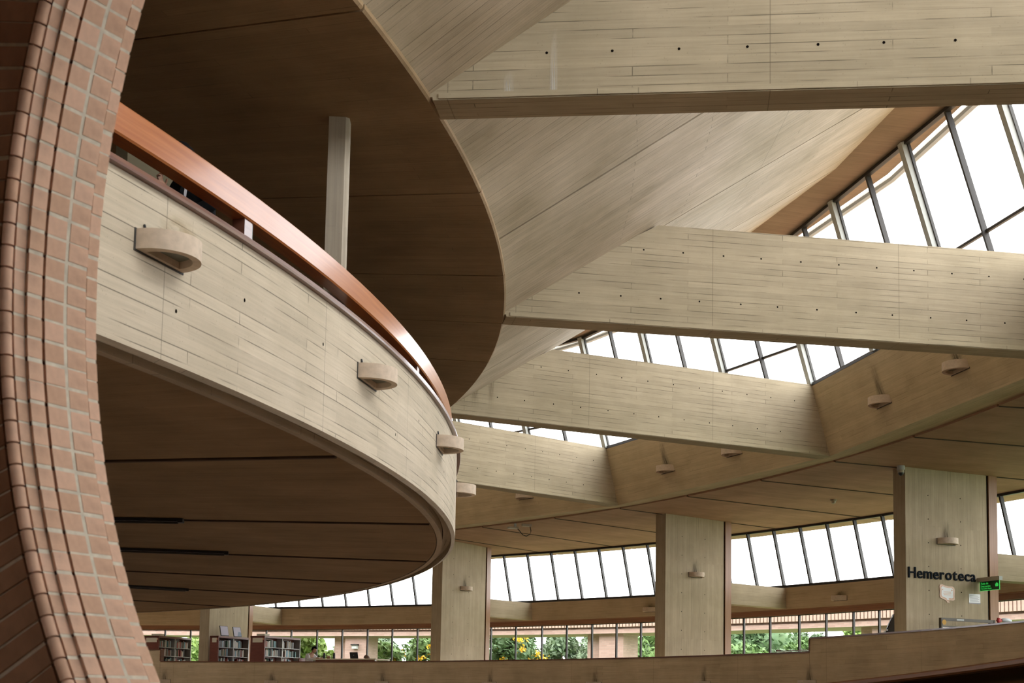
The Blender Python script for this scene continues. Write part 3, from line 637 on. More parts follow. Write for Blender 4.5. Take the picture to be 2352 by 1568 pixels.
# (radius inner, radius outer, depth near, depth far, angular offset, material)
BANDS = [(RA, RA + .10, -.045, 0, .30, M_brick), (RA, RA + .10, -.126, -.0455, 0, M_brick), (RA, RA + .10, -.219, -.141, 0, M_brick), (RA + .003, RA + .10, -.286, -.228, 0, M_brick), (RA + .016, RA + .10, -.330, -.289, 0, M_brick), (RA + .062, RA + .31, -.357, -.337, 0, M_brickdk)]
def brick_mesh(Ri, Ro, d0, d1):
    half = (.075 - .0115) / RA / 2; vv = []
    for R in (Ri, Ro):
        for d in (d0, d1):
            for a in (-half, half): vv.append((R * cos(a), d, R * sin(a)))
    me = bpy.data.meshes.new('brick')
    me.from_pydata(vv, [], [(0, 1, 3, 2), (4, 6, 7, 5), (0, 4, 5, 1), (2, 3, 7, 6), (0, 2, 6, 4), (1, 5, 7, 3)]); me.update(); return me
rest = {}
for Ri, Ro, d0, d1, off, mt in BANDS:
    me = brick_mesh(Ri, Ro, d0, d1); me.materials.append(mt)
    key = mt.name; mbr = rest.setdefault(key, (MB(), mt))[0]
    for k in range(NB):
        a = k * pitch + off * pitch + random.uniform(-.0012, .0012); dg = degrees(a) % 360
        rd_ = HH * cos(a) + ZZ * sin(a); zt = rd_.cross(DD)
        Mx = Matrix(((rd_.x, DD.x, zt.x, 0), (rd_.y, DD.y, zt.y, 0), (rd_.z, DD.z, zt.z, 0), (0, 0, 0, 1)))
        sh = random.uniform(-.0012, .0012)
        if 152 < dg < 225:
            o = bpy.data.objects.new('brick', me); COL.objects.link(o); o.parent = bw; o.matrix_local = Matrix.Translation(rd_ * sh) @ Mx
        else:
            vs_ = [Mx @ v.co for v in me.vertices]
            for p in me.polygons: mbr.face([vs_[i] for i in p.vertices])
for key, (mbr, mt) in rest.items(): tag(mbr.build('brick_courses', mt, bw), kind='stuff')
m = MB(); KA = 240
for k in range(KA):   # mortar bed behind the bricks and rounded nosing
    a, b = 2 * pi * k / KA, 2 * pi * (k + 1) / KA
    for (R0, d0, R1, d1) in ((RA + .0015, -.002, RA + .0015, -.134), (RA + .0015, -.132, RA + .0015, -.218), (RA + .03, -.219, RA + .03, -.228), (RA + .0045, -.229, RA + .006, -.286), (RA + .018, -.286, RA + .018, -.330), (RA + .05, -.330, RA + .05, -.345), (RA + .07, -.350, RA + .5, -.350), (RA + .006, -.002, RA + .6, -.002)):
        m.face((ap(a, R0, d0), ap(b, R0, d0), ap(b, R1, d1), ap(a, R1, d1)))
struct(m.build('mortar_bed', M_mortar, bw))
noseme = {}
for k in range(NB):
    a = k * pitch; dg = degrees(a) % 360
    if not (150 < dg < 227): continue
    m = MB(); hh = (.075 - .007) / RA / 2; Q = 8
    for q in range(Q):
        x0, x1 = pi * q / Q, pi * (q + 1) / Q; rr = .022
        pt = lambda aa, x_: ap(aa, RA + .040 - rr * sin(x_), -.345 - rr * cos(x_) )
        m.face((pt(a - hh, x0), pt(a + hh, x0), pt(a + hh, x1), pt(a - hh, x1)))
    for aa in (a - hh, a + hh): m.face([ap(aa, RA + .040 - .022 * sin(pi * q / Q), -.345 - .022 * cos(pi * q / Q)) for q in range(Q + 1)])
    m.build('nosing_brick', M_brick, bw, smooth=True)
# wall body: annular plates out to a rectangle, front and back
def rect_ext(a, d):
    c, s = cos(a), sin(a); hx = 5.6 if c > 0 else 3.95; zu = (5.5 - OO.z) if s > 0 else OO.z
    k = min(hx / max(abs(c), 1e-6), zu / max(abs(s), 1e-6)); return k
m = MB()
for k in range(KA):
    a, b = 2 * pi * k / KA, 2 * pi * (k + 1) / KA
    for d, R0 in ((-.355, RA + .3), (-.004, RA + .09)):
        ra, rb = max(rect_ext(a, d), R0 + .01), max(rect_ext(b, d), R0 + .01)
        pts = [ap(a, R0, d), ap(b, R0, d), ap(b, rb, d), ap(a, ra, d)]
        m.face(pts, [(p.dot(HH), p.z) for p in pts])
    ra, rb = max(rect_ext(a, 0), RA + .31), max(rect_ext(b, 0), RA + .31)
    m.face((ap(a, ra, -.355), ap(b, rb, -.355), ap(b, rb, -.004), ap(a, ra, -.004)), [(0, 0), (.1, 0), (.1, .35), (0, .35)])
struct(m.build('wall_body', M_brickwall, bw))
# unseen passage wall and ceiling, added to keep the near brick face dim
def wp(h, d, z): return Vector((OO.x, OO.y, 0)) + HH * h + DD * d + Vector((0, 0, z))
ps_ = struct(empty('wall_added_shade'))
m = MB(); m.quad(wp(-3.95, -.36, 0), wp(-3.95, -8, 0), wp(-3.95, -8, 5.5), wp(-3.95, -.36, 5.5)); struct(m.build('wall_added_shade_left', M_brickwall, ps_))
m = MB(); m.quad(wp(-3.95, -8, 5.5), wp(5.6, -8, 5.5), wp(5.6, -.0, 5.5), wp(-3.95, -.0, 5.5)); struct(m.build('ceiling_added_shade', M_ceil, ps_))
#DETAILS
# ------------------------------------------------------------------ lettering, signs and papers on the first column
A3, B3, T3, N3 = colframe(0); IN3 = -N3            # IN3 points from the column face towards the hall
def on_col(u, z, off=0): return A3 + T3 * u + IN3 * off + Vector((0, 0, z))
def frame_obj(name, u, z, off=0.0):
    """Empty on the column face: local x along the face, local y up, local z out of it"""
    o = empty(name); p = on_col(u, z, off)
    o.matrix_world = Matrix(((T3.x, 0, IN3.x, p.x), (T3.y, 0, IN3.y, p.y), (0, 1, 0, p.z), (0, 0, 0, 1))); return o
def glyph(ch, size, depth, mat, parent, name='letter'):
    cu = bpy.data.curves.new('glyph', 'FONT'); cu.body = ch; cu.size = size; cu.extrude = depth; cu.resolution_u = 3; cu.offset = size * .012
    t = bpy.data.objects.new('glyph', cu); COL.objects.link(t); bpy.context.view_layer.update()
    me = bpy.data.meshes.new_from_object(t.evaluated_get(bpy.context.evaluated_depsgraph_get())); bpy.data.objects.remove(t); bpy.data.curves.remove(cu)
    me.name = name; me.materials.clear(); me.materials.append(mat)
    o = bpy.data.objects.new(name, me); COL.objects.link(o); o.parent = parent; return o
M_letter = plain('dark_blue_black_letter', (.008, .011, .016), .85, spec=.1)
sg = tag(frame_obj('lettering_sign', .05, 4.395, .004), 'dark raised lettering reading Hemeroteca across the gallery column', 'sign')
x = 0; gl = []
for ch in 'Hemeroteca':
    g = glyph(ch, .335, .012, M_letter, sg); xs = [v.co.x for v in g.data.vertices]; g.location = (x - min(xs), 0, .012); x += max(xs) - min(xs) + .034; gl.append(g)
k = 1.90 / x
for g in gl: g.location.x *= k; g.scale.x = k
M_pink = plain('peach_sticker', (.70, .50, .40), .6); M_orange = plain('orange_print', (.62, .33, .20), .6)
M_printgrey = plain('grey_print', (.30, .30, .34), .7)
st = tag(frame_obj('notice_sticker', 1.11, 4.10, .003), 'peach speech-bubble sticker under the lettering on the column', 'sticker')
bub = [(-.21, .15), (-.19, .185), (-.13, .19), (-.05, .165), (.05, .15), (.15, .155), (.20, .13), (.215, .07), (.205, -.06), (.215, -.13), (.17, -.155), (.08, -.15), (.045, -.165), (.07, -.205), (.0, -.205), (-.03, -.16), (-.10, -.135), (-.19, -.105), (-.205, -.05), (-.20, .06)]
def plate(pts, z, h, mat, name, par):
    m = MB(); m.face([(a, b, z + h) for a, b in pts]); m.face([(a, b, z) for a, b in reversed(pts)])
    for i in range(len(pts)):
        a, b = pts[i], pts[(i + 1) % len(pts)]; m.face([(*a, z), (*b, z), (*b, z + h), (*a, z + h)])
    return m.build(name, mat, par)
bb = plate(bub, 0, .012, M_pink, 'bubble', st)
plate([(a * .84, b * .80 + .004) for a, b in bub], .012, .001, M_orange, 'bubble_border', bb)
plate([(a * .79, b * .74 + .006) for a, b in bub], .013, .001, M_white, 'bubble_field', bb)
for zz, ww in ((.02, .20), (-.01, .22), (-.04, .18)): plate([(-ww / 2, zz), (ww / 2, zz), (ww / 2, zz + .014), (-ww / 2, zz + .014)], .014, .001, M_pink, 'text_line', bb)
for xx, yy in ((-.13, .075), (.13, .07)): plate([(xx - .02, yy - .02), (xx + .02, yy - .005), (xx, yy + .022)], .014, .001, M_orange, 'star_print', bb)
pp = tag(frame_obj('paper_notice', 1.73, 3.905, .003), 'white paper notice taped beside the wood edge of the column', 'paper')
plate([(0, 0), (.32, 0), (.32, .215), (0, .215)], 0, .002, M_white, 'sheet', pp); sheet = pp.children[0]
for q in range(6): plate([(.03, .045 + q * .025), (.29 - .04 * (q % 2), .045 + q * .025), (.29 - .04 * (q % 2), .053 + q * .025), (.03, .053 + q * .025)], .002, .0008, M_printgrey, 'text_line', sheet)
plate([(.0, .0), (.32, .0), (.32, .022), (.0, .022)], .002, .0008, M_printgrey, 'footer_band', sheet)
# exit sign, plate standing out from the column face
M_green = plain('green_acrylic', (.012, .055, .014), .25); M_greenl = plain('lit_green_print', (.05, .6, .1), .4, emit=(.04, .85, .12), estr=.05)
M_housing = plain('beige_plastic', (.40, .35, .26), .5)
ex = tag(empty('exit_sign'), 'green lit evacuation sign jutting out from the lettered column', 'sign')
pe = on_col(2.02, 4.19, .04)     # local x along IN3, y up, z towards the hall centre
ez = IN3.cross(Vector((0, 0, 1)))
ex.matrix_world = Matrix(((IN3.x, 0, ez.x, pe.x), (IN3.y, 0, ez.y, pe.y), (0, 1, 0, pe.z), (0, 0, 0, 1)))
m = MB(); m.box(-.04, .62, .20, .29, -.05, .05); hs = m.build('housing', M_housing, ex)
m = MB(); m.box(.62, .64, .205, .285, -.045, .045); m.build('end_cap', M_metalgrey, hs)
m = MB(); m.box(.0, .60, 0, .20, -.006, .006); apl = m.build('acrylic_plate', M_green, ex)
for a, b, c, d_ in ((0, .6, -.004, .006), (0, .008, 0, .2), (.592, .6, 0, .2)):
    m = MB(); m.box(a, b, c, d_, -.008, .008); m.build('lit_edge', M_greenl, apl)
for txt, yy, sz in (('Ruta de', .135, .07), ('Evacuación', .075, .065), ('Evacuation Route', .03, .045)):
    g = glyph(txt, sz, .001, M_greenl, apl, 'print_line'); g.location = (.04, yy, .008)
plate([(.48, .07), (.56, .07), (.57, .12), (.52, .16), (.47, .12)], .008, .001, M_greenl, 'arrow_symbol', apl)
# security gate frame in front of the column
gt = tag(empty('gate_frame', on_col(.40, ZG, .6)), 'dark metal gate frame with a round yellow sticker by the lettered column', 'gate')
gt.rotation_euler = (0, 0, atan2(T3.y, T3.x)); M_bronze = plain('bronze_gate_metal', (.06, .045, .025), .5); M_yel = plain('yellow_sticker', (.50, .27, .02), .6)
for a, b, c, d_, e, f_, nm in ((0, .035, -.04, .04, 0, 1.31, 'post'), (1.45, 1.485, -.04, .04, 0, 1.31, 'post'), (0.035, 1.45, -.03, .03, 1.25, 1.31, 'top_bar'), (0.035, 1.45, -.02, .02, 1.12, 1.14, 'middle_bar'), (0.035, 1.45, -.02, .02, .2, .23, 'lower_bar')):
    m = MB(); m.box(a, b, c, d_, e, f_); m.build(nm, M_bronze, gt)
m = MB(); m.face([(.075 + .055 * cos(q * pi / 8), -.045, 1.215 + .055 * sin(q * pi / 8)) for q in range(16)]); m.build('round_sticker', M_yel, gt)
m = MB(); m.box(.42, .62, -.036, -.031, 1.262, 1.298); m.build('label_plate', M_metalgrey, gt)
m = MB(); m.box(.035, 1.45, -.003, .003, .23, 1.12); m.build('glass_panel', M_glass, gt)
# kiosk, plastic bag
M_kiosk = plain('dark_grey_kiosk', (.05, .045, .045), .45); M_purple = plain('purple_trim', (.16, .03, .16), .5)
kp = P(36.5, 26.25, ZG); ki = tag(empty('check_kiosk', kp, radians(26.25 - 90 - 35)), 'dark upright kiosk with small screen half hidden behind the lettered column', 'machine')
m = MB(); m.box(-.24, .24, -.2, .2, 0, 1.22); m.build('base', M_kiosk, ki)
m = MB(); m.prism([(-.22, -.16, 1.22), (.22, -.16, 1.22), (.22, .2, 1.22), (-.22, .2, 1.22)], [(-.2, -.02, 1.62), (.2, -.02, 1.62), (.2, .18, 1.62), (-.2, .18, 1.62)]); m.build('head', M_kiosk, ki)
m = MB(); m.prism([(-.17, -.172, 1.27), (.17, -.172, 1.27), (.17, -.14, 1.27), (-.17, -.14, 1.27)], [(-.15, -.064, 1.53), (.15, -.064, 1.53), (.15, -.03, 1.53), (-.15, -.03, 1.53)]); m.build('screen', M_black, ki)
m = MB(); m.box(-.22, .22, -.215, -.2, 1.12, 1.22); m.build('panel_strip', M_metalgrey, ki)
m = MB(); m.tube([(-.25, -.12, .7), (-.27, -.12, .9), (-.25, -.12, 1.08), (-.27, -.12, 1.25), (-.25, -.1, 1.4)], .018); m.build('trim_curve', M_purple, ki)
M_red = plain('red_plastic', (.42, .02, .025), .4); M_clear = plain('pale_plastic', (.55, .60, .62), .25)
bgp = on_col(2.12, 3.49, .62); bag = tag(empty('plastic_bag', bgp), 'small red and white plastic bag at the end of the gate frame', 'bag')
bag.rotation_euler = (0, 0, atan2(T3.y, T3.x))
def lump(name, c, sx, sy, sz, mat, par, seed, amp=.25, sub=2):
    import bmesh
    rnd = random.Random(seed); bm = bmesh.new(); bmesh.ops.create_icosphere(bm, subdivisions=sub, radius=1)
    for v in bm.verts:
        k = 1 + rnd.uniform(-amp, amp); v.co = Vector((c[0] + v.co.x * sx * k, c[1] + v.co.y * sy * k, c[2] + v.co.z * sz * k))
    me = bpy.data.meshes.new(name); bm.to_mesh(me); bm.free(); me.materials.append(mat)
    for p in me.polygons: p.use_smooth = True
    o = bpy.data.objects.new(name, me); COL.objects.link(o); o.parent = par; return o
lump('red_part', (-.12, 0, .02), .07, .05, .06, M_red, bag, 1); lump('white_part', (.08, 0, .03), .16, .06, .045, M_clear, bag, 2)

# ------------------------------------------------------------------ ceiling devices
dm = tag(empty('dome_camera', P(34.48, 21.62, ZC)), 'small dome security camera where the lettered column meets the ceiling', 'camera')
m = MB(); m.tube([(0, 0, 0), (0, 0, -.09)], .085, 16); m.build('mount', M_metalgrey, dm, smooth=True)
m = MB(); m.tube([(0, 0, -.09), (0, 0, -.15)], .07, 16); m.build('collar', M_housing, dm, smooth=True)
m = MB(); m.tube([(0, 0, -.15), (0, 0, -.18), (0, 0, -.205), (0, 0, -.215)], [.06, .055, .035, .01], 14); m.build('dome', M_black, dm, smooth=True)
sd = tag(empty('smoke_detector', P(36.2, 29.15, ZC)), 'small smoke detector on the gallery ceiling between two columns', 'detector')
m = MB(); m.tube([(0, 0, 0), (0, 0, -.035)], .085, 14); m.build('base', M_housing, sd, smooth=True)
m = MB(); m.tube([(0, 0, -.035), (0, 0, -.08), (0, 0, -.10)], [.06, .055, .03], 14); m.build('sensor_head', M_housing, sd, smooth=True)
ap_ = tag(empty('ceiling_antenna', P(33.0, 44.6, ZC), radians(20)), 'pale ceiling antenna with a dangling black cable near the lowest beam', 'antenna')
m = MB(); m.box(-.30, -.02, -.1, .1, -.16, -.11); m.build('body', M_housing, ap_)
m = MB(); m.box(-.12, -.06, -.03, .03, -.11, -.0); m.build('bracket', M_metalgrey, ap_)
m = MB(); m.box(.12, .40, -.05, .05, -.07, -.0); m.build('junction_box', M_housing, ap_)
m = MB(); m.tube([(-.04, 0, -.13), (.05, 0, -.22), (.15, 0, -.33), (.26, 0, -.36), (.37, 0, -.30), (.40, 0, -.2), (.37, 0, -.07)], .012); m.build('cable', M_black, ap_)

# ------------------------------------------------------------------ low bookcases with books, displays
BOOKC = [('white', (.55, .54, .50)), ('grey', (.26, .27, .28)), ('black', (.03, .03, .035)), ('blue', (.16, .30, .38)), ('brown', (.16, .09, .06)), ('cream', (.50, .44, .33)), ('green', (.05, .10, .06)), ('red', (.26, .06, .05)), ('teal', (.12, .24, .24))]
BOOKM = {n_: plain('book_cover_' + n_, c_, .55, var=.08) for n_, c_ in BOOKC}
bookmesh = {}
def book_proto(cn, th, h):
    key = (cn, round(th, 3), round(h, 2))
    if key not in bookmesh:
        d = .17; m = MB(); c = .004
        m.box(0, th, .0, .006, 0, h); m.box(0, .003, .006, d, 0, h); m.box(th - .003, th, .006, d, 0, h)
        me_o = m.build('book', BOOKM[cn]); me = me_o.data
        pg = MB(); pg.box(.003, th - .003, .006, d - .008, c, h - c); po = pg.build('book_pages', M_cream)
        me.materials.append(M_cream); bm_ = len(me.polygons)
        import bmesh
        bm = bmesh.new(); bm.from_mesh(me); bm.from_mesh(po.data); bm.faces.ensure_lookup_table()
        for f in bm.faces[bm_:]: f.material_index = 1
        bm.to_mesh(me); bm.free(); bpy.data.objects.remove(me_o); bpy.data.objects.remove(po); bookmesh[key] = me
    return bookmesh[key]
rb = random.Random(11)
ORD = 'first second third fourth fifth sixth seventh eighth ninth tenth eleventh twelfth thirteenth fourteenth fifteenth sixteenth seventeenth eighteenth nineteenth twentieth'.split(); ORD += ['twenty-' + q for q in ORD[:9]] + ['thirtieth'] + ['thirty-' + q for q in ORD[:9]] + ['fortieth'] + ['forty-' + q for q in ORD[:9]]
def bookcase(cx, cy, dx, dy, L, W, label, where, ht=3.73):
    ang = atan2(dy, dx); root = tag(empty('bookcase', (cx, cy, ZG), ang), label, 'bookcase', 'low bookcases behind the parapet')
    H = ht - ZG; t = .03
    m = MB(); m.box(-.05, 0, -.02, W, 0, H + .02); ep = m.build('end_panel', M_shelfwood, root)
    m = MB(); m.box(-.056, -.05, .06, W - .10, H - .21, H - .05); m.build('label_card', M_cream, ep)
    m = MB(); m.box(-.056, -.05, .02, .05, H - .22, H - .03); m.build('card_frame', M_shelfwood, ep)
    m = MB(); m.box(L, L + .03, -.02, W, 0, H); m.build('end_panel', M_steel, root)
    m = MB(); m.box(-.05, L + .03, -.03, W + .01, H - .045, H + .025); m.build('top_board', M_woodcap, root)
    m = MB(); m.box(0, L, .26, .28, 0, H - .045); m.build('back_panel', M_shelfwood, root)
    m = MB(); m.box(L / 2 - .012, L / 2 + .012, 0, .26, 0, H - .045); m.build('upright', M_steel, root)
    m = MB(); m.face([(-.058, .03 + .03 * cos(q * pi / 6), H - .09 + .035 * sin(q * pi / 6)) for q in range(12)]); m.build('round_tag', M_orange, ep)
    zs = [H - .37, H - .68, H - 1.0, H - 1.3]
    for z in zs:
        for x0, x1 in ((0, L / 2 - .012), (L / 2 + .012, L)):
            m = MB(); m.box(x0, x1, 0, .26, z - .018, z); m.build('shelf', M_steel, root)
    R = Matrix.Rotation(ang, 4, 'Z')
    cnt = {}
    for row, z in enumerate(zs[:3]):
        for cell, (x0, x1) in enumerate(((.012, L / 2 - .02), (L / 2 + .02, L - .012))):
            xx = x0 + rb.uniform(0, .05); stop = x0 + (x1 - x0) * rb.uniform(.62, 1.0)
            while xx < stop - .06:
                if row == 2 and rb.random() < .4: xx += .05; continue
                cn = rb.choice(['white', 'white', 'grey', 'grey', 'cream', 'black', 'blue', 'brown', 'green', 'red', 'teal', 'white']); th = rb.choice([.03, .038, .046, .055]); h = rb.choice([.20, .22, .24, .26])
                o = bpy.data.objects.new('book', book_proto(cn, th, h)); COL.objects.link(o)
                lean = 0; cnt[(row)] = cnt.get(row, 0) + 1
                o.matrix_world = Matrix.Translation((cx, cy, ZG)) @ R @ Matrix.Translation((xx, .015 + rb.uniform(0, .02), z + .001)) @ Matrix.Rotation(lean, 4, 'Y')
                tag(o, '%s book from the end panel on the %s shelf of the %s bookcase, %s' % (ORD[cnt[row] - 1], ('top', 'middle', 'low')[row], where, cn), 'book', 'books in the %s bookcase' % where)
                xx += th + .003 + (h * sin(lean) if lean else 0)
                if rb.random() < .06: xx += .09
    return root
bookcase(10.38, 32.45, .36, .93, 1.85, .62, 'low dark wood bookcase closest to the brick arch', 'first')
bookcase(12.72, 31.69, .47, .88, 1.55, .36, 'low dark wood bookcase in front of the far column with display panels on top', 'second')
bookcase(14.48, 31.11, .49, .87, 1.85, .62, 'low dark wood bookcase beside the seated reader', 'third')
M_lilac = plain('lilac_white_screen', (.62, .62, .74), .35); M_bluegr = plain('blue_grey_print', (.30, .38, .50), .5)
for (x_, y_, lab, pr) in ((12.86, 31.99, 'blank white display panel tilted on top of the second bookcase', 0), (13.18, 32.58, 'display panel with a blue picture on top of the second bookcase', 1)):
    d = tag(empty('display_panel', (x_, y_, 3.762), radians(48)), lab, 'display', 'display panels on the bookcase')
    b0 = [(-.17, 0, .0), (.17, 0, .0), (.17, .02, 0), (-.17, .02, 0)]; b1 = [(-.17, .11, .36), (.17, .11, .36), (.17, .13, .36), (-.17, .13, .36)]
    m = MB(); m.prism(b0, b1); bo_ = m.build('board', M_black, d)
    m = MB(); m.quad((-.15, .002, .02), (.16, .002, .02), (.16, .104, .35), (-.15, .104, .35)); m.build('face', M_lilac, bo_)
    m = MB(); m.bar((0, .12, .3), (0, .22, .0), .05, .02); m.build('prop', M_black, d)
    if pr: m = MB(); m.face([(-.02, .001, .02), (.16, .001, .02), (.16, .045, .16), (.05, .054, .19)]); m.build('picture', M_bluegr, bo_)
for x_, y_, lab in ((10.25, 32.72, 'flat pale box lying on the first bookcase'), (14.35, 31.38, 'flat pale box lying on the third bookcase')):
    d = tag(empty('storage_box', (x_, y_, 3.757), radians(62)), lab, 'box', 'flat boxes on the bookcases')
    m = MB(); m.box(-.13, .13, -.18, .18, 0, .05); m.build('tray', M_cream, d); m = MB(); m.box(-.135, .135, -.185, .185, .05, .07); m.build('lid', M_cream, d)

# ------------------------------------------------------------------ people
def skin_mesh(name, pts, edges, rad, mat, parent, root=0, sub=2):
    me = bpy.data.meshes.new(name); me.from_pydata(pts, edges, []); me.materials.append(mat)
    o = bpy.data.objects.new(name, me); COL.objects.link(o); o.parent = parent
    sk = o.modifiers.new('skin', 'SKIN'); sk.use_smooth_shade = True
    for i, r_ in enumerate(rad):
        v = me.skin_vertices[0].data[i]; v.radius = r_ if isinstance(r_, tuple) else (r_, r_); v.use_root = i == root
    ss = o.modifiers.new('subsurf', 'SUBSURF'); ss.levels = sub; ss.render_levels = sub
    dg = bpy.context.evaluated_depsgraph_get(); bpy.context.view_layer.update()
    em = bpy.data.meshes.new_from_object(o.evaluated_get(bpy.context.evaluated_depsgraph_get())); em.name = name
    o.modifiers.clear(); o.data = em
    for p in em.polygons: p.use_smooth = True
    return o
M_skin = plain('warm_skin', (.42, .235, .155), .5, var=.06); M_hair = plain('black_hair', (.006, .005, .005), .9, spec=.1); M_jacket = plain('black_jacket', (.006, .007, .008), .9, spec=.15); M_shirt = plain('white_shirt', (.62, .62, .64), .75, var=.05)
M_trouser = plain('dark_trousers', (.03, .03, .035), .8); M_hair2 = plain('brown_hair', (.13, .07, .04), .6); M_shoe = plain('black_shoes', (.02, .018, .017), .4)
def head_mesh(par, c, tilt, mat=None):
    """face oval with brow, nose, lips, chin and ears; local +x is the face direction"""
    import bmesh
    bm = bmesh.new(); bmesh.ops.create_uvsphere(bm, u_segments=28, v_segments=22, radius=1)
    for v in bm.verts:
        x, y, z = v.co; w = .074 * (1 - .16 * max(0, -z)); fx = .095
        if x > 0: fx = .092 * (1 - .10 * max(0, -z - .2))
        X, Y, Z = x * fx, y * w, z * .118
        if x > .55 and abs(y) < .22:
            s = max(0, 1 - abs(y) / .22)
            if -.28 < z < .12: X += .026 * s * max(0, 1 - abs(z + .14) / .22)
            if -.62 < z < -.42: X += .008 * s
            if z < -.72: X += .010 * s
        if x > .5 and .02 < z < .2 and .2 < abs(y) < .6: X -= .008
        if abs(y) > .9 and -.3 < z < .12 and -.3 < x < .15: Y *= 1.13
        v.co = (X, Y, Z)
    me = bpy.data.meshes.new('head'); bm.to_mesh(me); bm.free(); me.materials.append(mat or M_skin)
    for p in me.polygons: p.use_smooth = True
    return me
def add_head(body, c, rot, hairmat):
    me = head_mesh(None, c, 0); T = Matrix.Translation(c) @ rot
    me.transform(T)
    import bmesh
    bm = bmesh.new(); bm.from_mesh(body.data); bm.from_mesh(me); bm.to_mesh(body.data); bm.free()
    for p in body.data.polygons: p.use_smooth = True
    par = body.parent
    bm = bmesh.new(); bmesh.ops.create_uvsphere(bm, u_segments=24, v_segments=18, radius=1); rr = random.Random(3)
    dele = [v for v in bm.verts if v.co.z < -.45 or (v.co.x > .45 and v.co.z < .42) or (v.co.x > .05 and v.co.z < -.05)]
    bmesh.ops.delete(bm, geom=dele, context='VERTS')
    for v in bm.verts: k = 1.10 + rr.uniform(-.025, .045); v.co = Vector((v.co.x * .097 * k - .004, v.co.y * .081 * k, v.co.z * .121 * k + .006))
    hm = bpy.data.meshes.new('hair'); bm.to_mesh(hm); bm.free(); hm.transform(T); hm.materials.append(hairmat)
    h = bpy.data.objects.new('hair', hm); COL.objects.link(h); h.parent = par
    for p in hm.polygons: p.use_smooth = True
    so = h.modifiers.new('solid', 'SOLIDIFY'); so.thickness = .012; so.offset = 0
    for s in (-1, 1):
        m = MB(); c0 = T @ Vector((.083, s * .030, .012)); m.tube([c0, c0 + rot @ Vector((.006, 0, 0))], [.010, .004], 8); m.build('eye', M_black, par)
def hand(body_par, wrist, dirv, up, mat, curl=.9, s=1):
    """palm with four bent fingers and a thumb, joined into one skin"""
    d = Vector(dirv).normalized(); u = Vector(up); u = (u - d * u.dot(d)).normalized(); sd_ = d.cross(u)
    pts = [Vector(wrist), Vector(wrist) + d * .045 * s, Vector(wrist) + d * .085 * s]; ed = [(0, 1), (1, 2)]; rad = [(.022, .026), (.018, .036), (.013, .036)]
    for f, (off, ln) in enumerate(((-.030, .85), (-.010, 1.0), (.010, .95), (.030, .75))):
        b = Vector(wrist) + d * .088 * s + sd_ * off; n0 = len(pts); prev = 2
        for k in range(3):
            a = curl * (k + .5) * .55; b = b + (d * cos(a) - u * sin(a)) * .030 * ln * s; pts.append(b.copy()); ed.append((prev, len(pts) - 1)); rad.append((.0088, .0088) if k < 2 else (.0066, .0066)); prev = len(pts) - 1
    b = Vector(wrist) + d * .02 - sd_ * .03; pts.append(b); ed.append((1, len(pts) - 1)); rad.append((.012, .012)); prev = len(pts) - 1
    for k in range(2):
        b = b + (d * .7 - sd_ * (.5 - .5 * k) - u * .45).normalized() * .032 * s; pts.append(b.copy()); ed.append((prev, len(pts) - 1)); rad.append((.0098 - .002 * k,) * 2); prev = len(pts) - 1
    return pts, ed, rad
def person(name, loc, ang, J, label, hairmat, top, bottom, hands, head_c, head_rot, lapel=False):
    root = tag(empty(name, loc, ang), label, 'person')
    names = list(J['pts']); idx = {k: i for i, k in enumerate(names)}
    pts = [Vector(J['pts'][k][0]) for k in names]; rad = [J['pts'][k][1] for k in names]; ed = [(idx[a], idx[b]) for a, b in J['edges']]
    for hn, (dv, upv, curl) in hands.items():
        hp, he, hr = hand(root, pts[idx[hn]], dv, upv, M_skin, curl); base = len(pts)
        mp_ = [idx[hn]] + [base + i for i in range(len(hp) - 1)]
        pts += hp[1:]; rad += hr[1:]; ed += [(mp_[a], mp_[b]) for a, b in he]
    body = skin_mesh('body', pts, ed, rad, M_skin, root, idx['pelvis'])
    add_head(body, head_c, head_rot, hairmat)
    cl = J['top']; ci = {k: i for i, k in enumerate(cl)}
    grow = lambda r_: (r_[0] + .016, r_[1] + .016) if isinstance(r_, tuple) else r_ + .022
    skin_mesh('jacket' if top == M_jacket else 'shirt', [Vector(J['pts'][k][0]) for k in cl], [(ci[a], ci[b]) for a, b in J['edges'] if a in ci and b in ci], [grow(J['pts'][k][1]) for k in cl], top, root, ci['pelvis'])
    cl = J['bottom']; ci2 = {k: i for i, k in enumerate(cl)}
    skin_mesh('trousers', [Vector(J['pts'][k][0]) for k in cl], [(ci2[a], ci2[b]) for a, b in J['edges'] if a in ci2 and b in ci2], [grow(J['pts'][k][1]) for k in cl], bottom, root, ci2['pelvis'])
    return root
E_ = [('pelvis', 'spine'), ('spine', 'chest'), ('chest', 'neck'), ('neck', 'skull'), ('chest', 'shl'), ('shl', 'ell'), ('ell', 'wrl'), ('chest', 'shr'), ('shr', 'elr'), ('elr', 'wrr'), ('pelvis', 'hil'), ('hil', 'knl'), ('knl', 'anl'), ('anl', 'tol'), ('pelvis', 'hir'), ('hir', 'knr'), ('knr', 'anr'), ('anr', 'tor')]
TOP = ['pelvis', 'spine', 'chest', 'shl', 'ell', 'wrl', 'shr', 'elr', 'wrr']; BOT = ['pelvis', 'hil', 'knl', 'anl', 'hir', 'knr', 'anr']
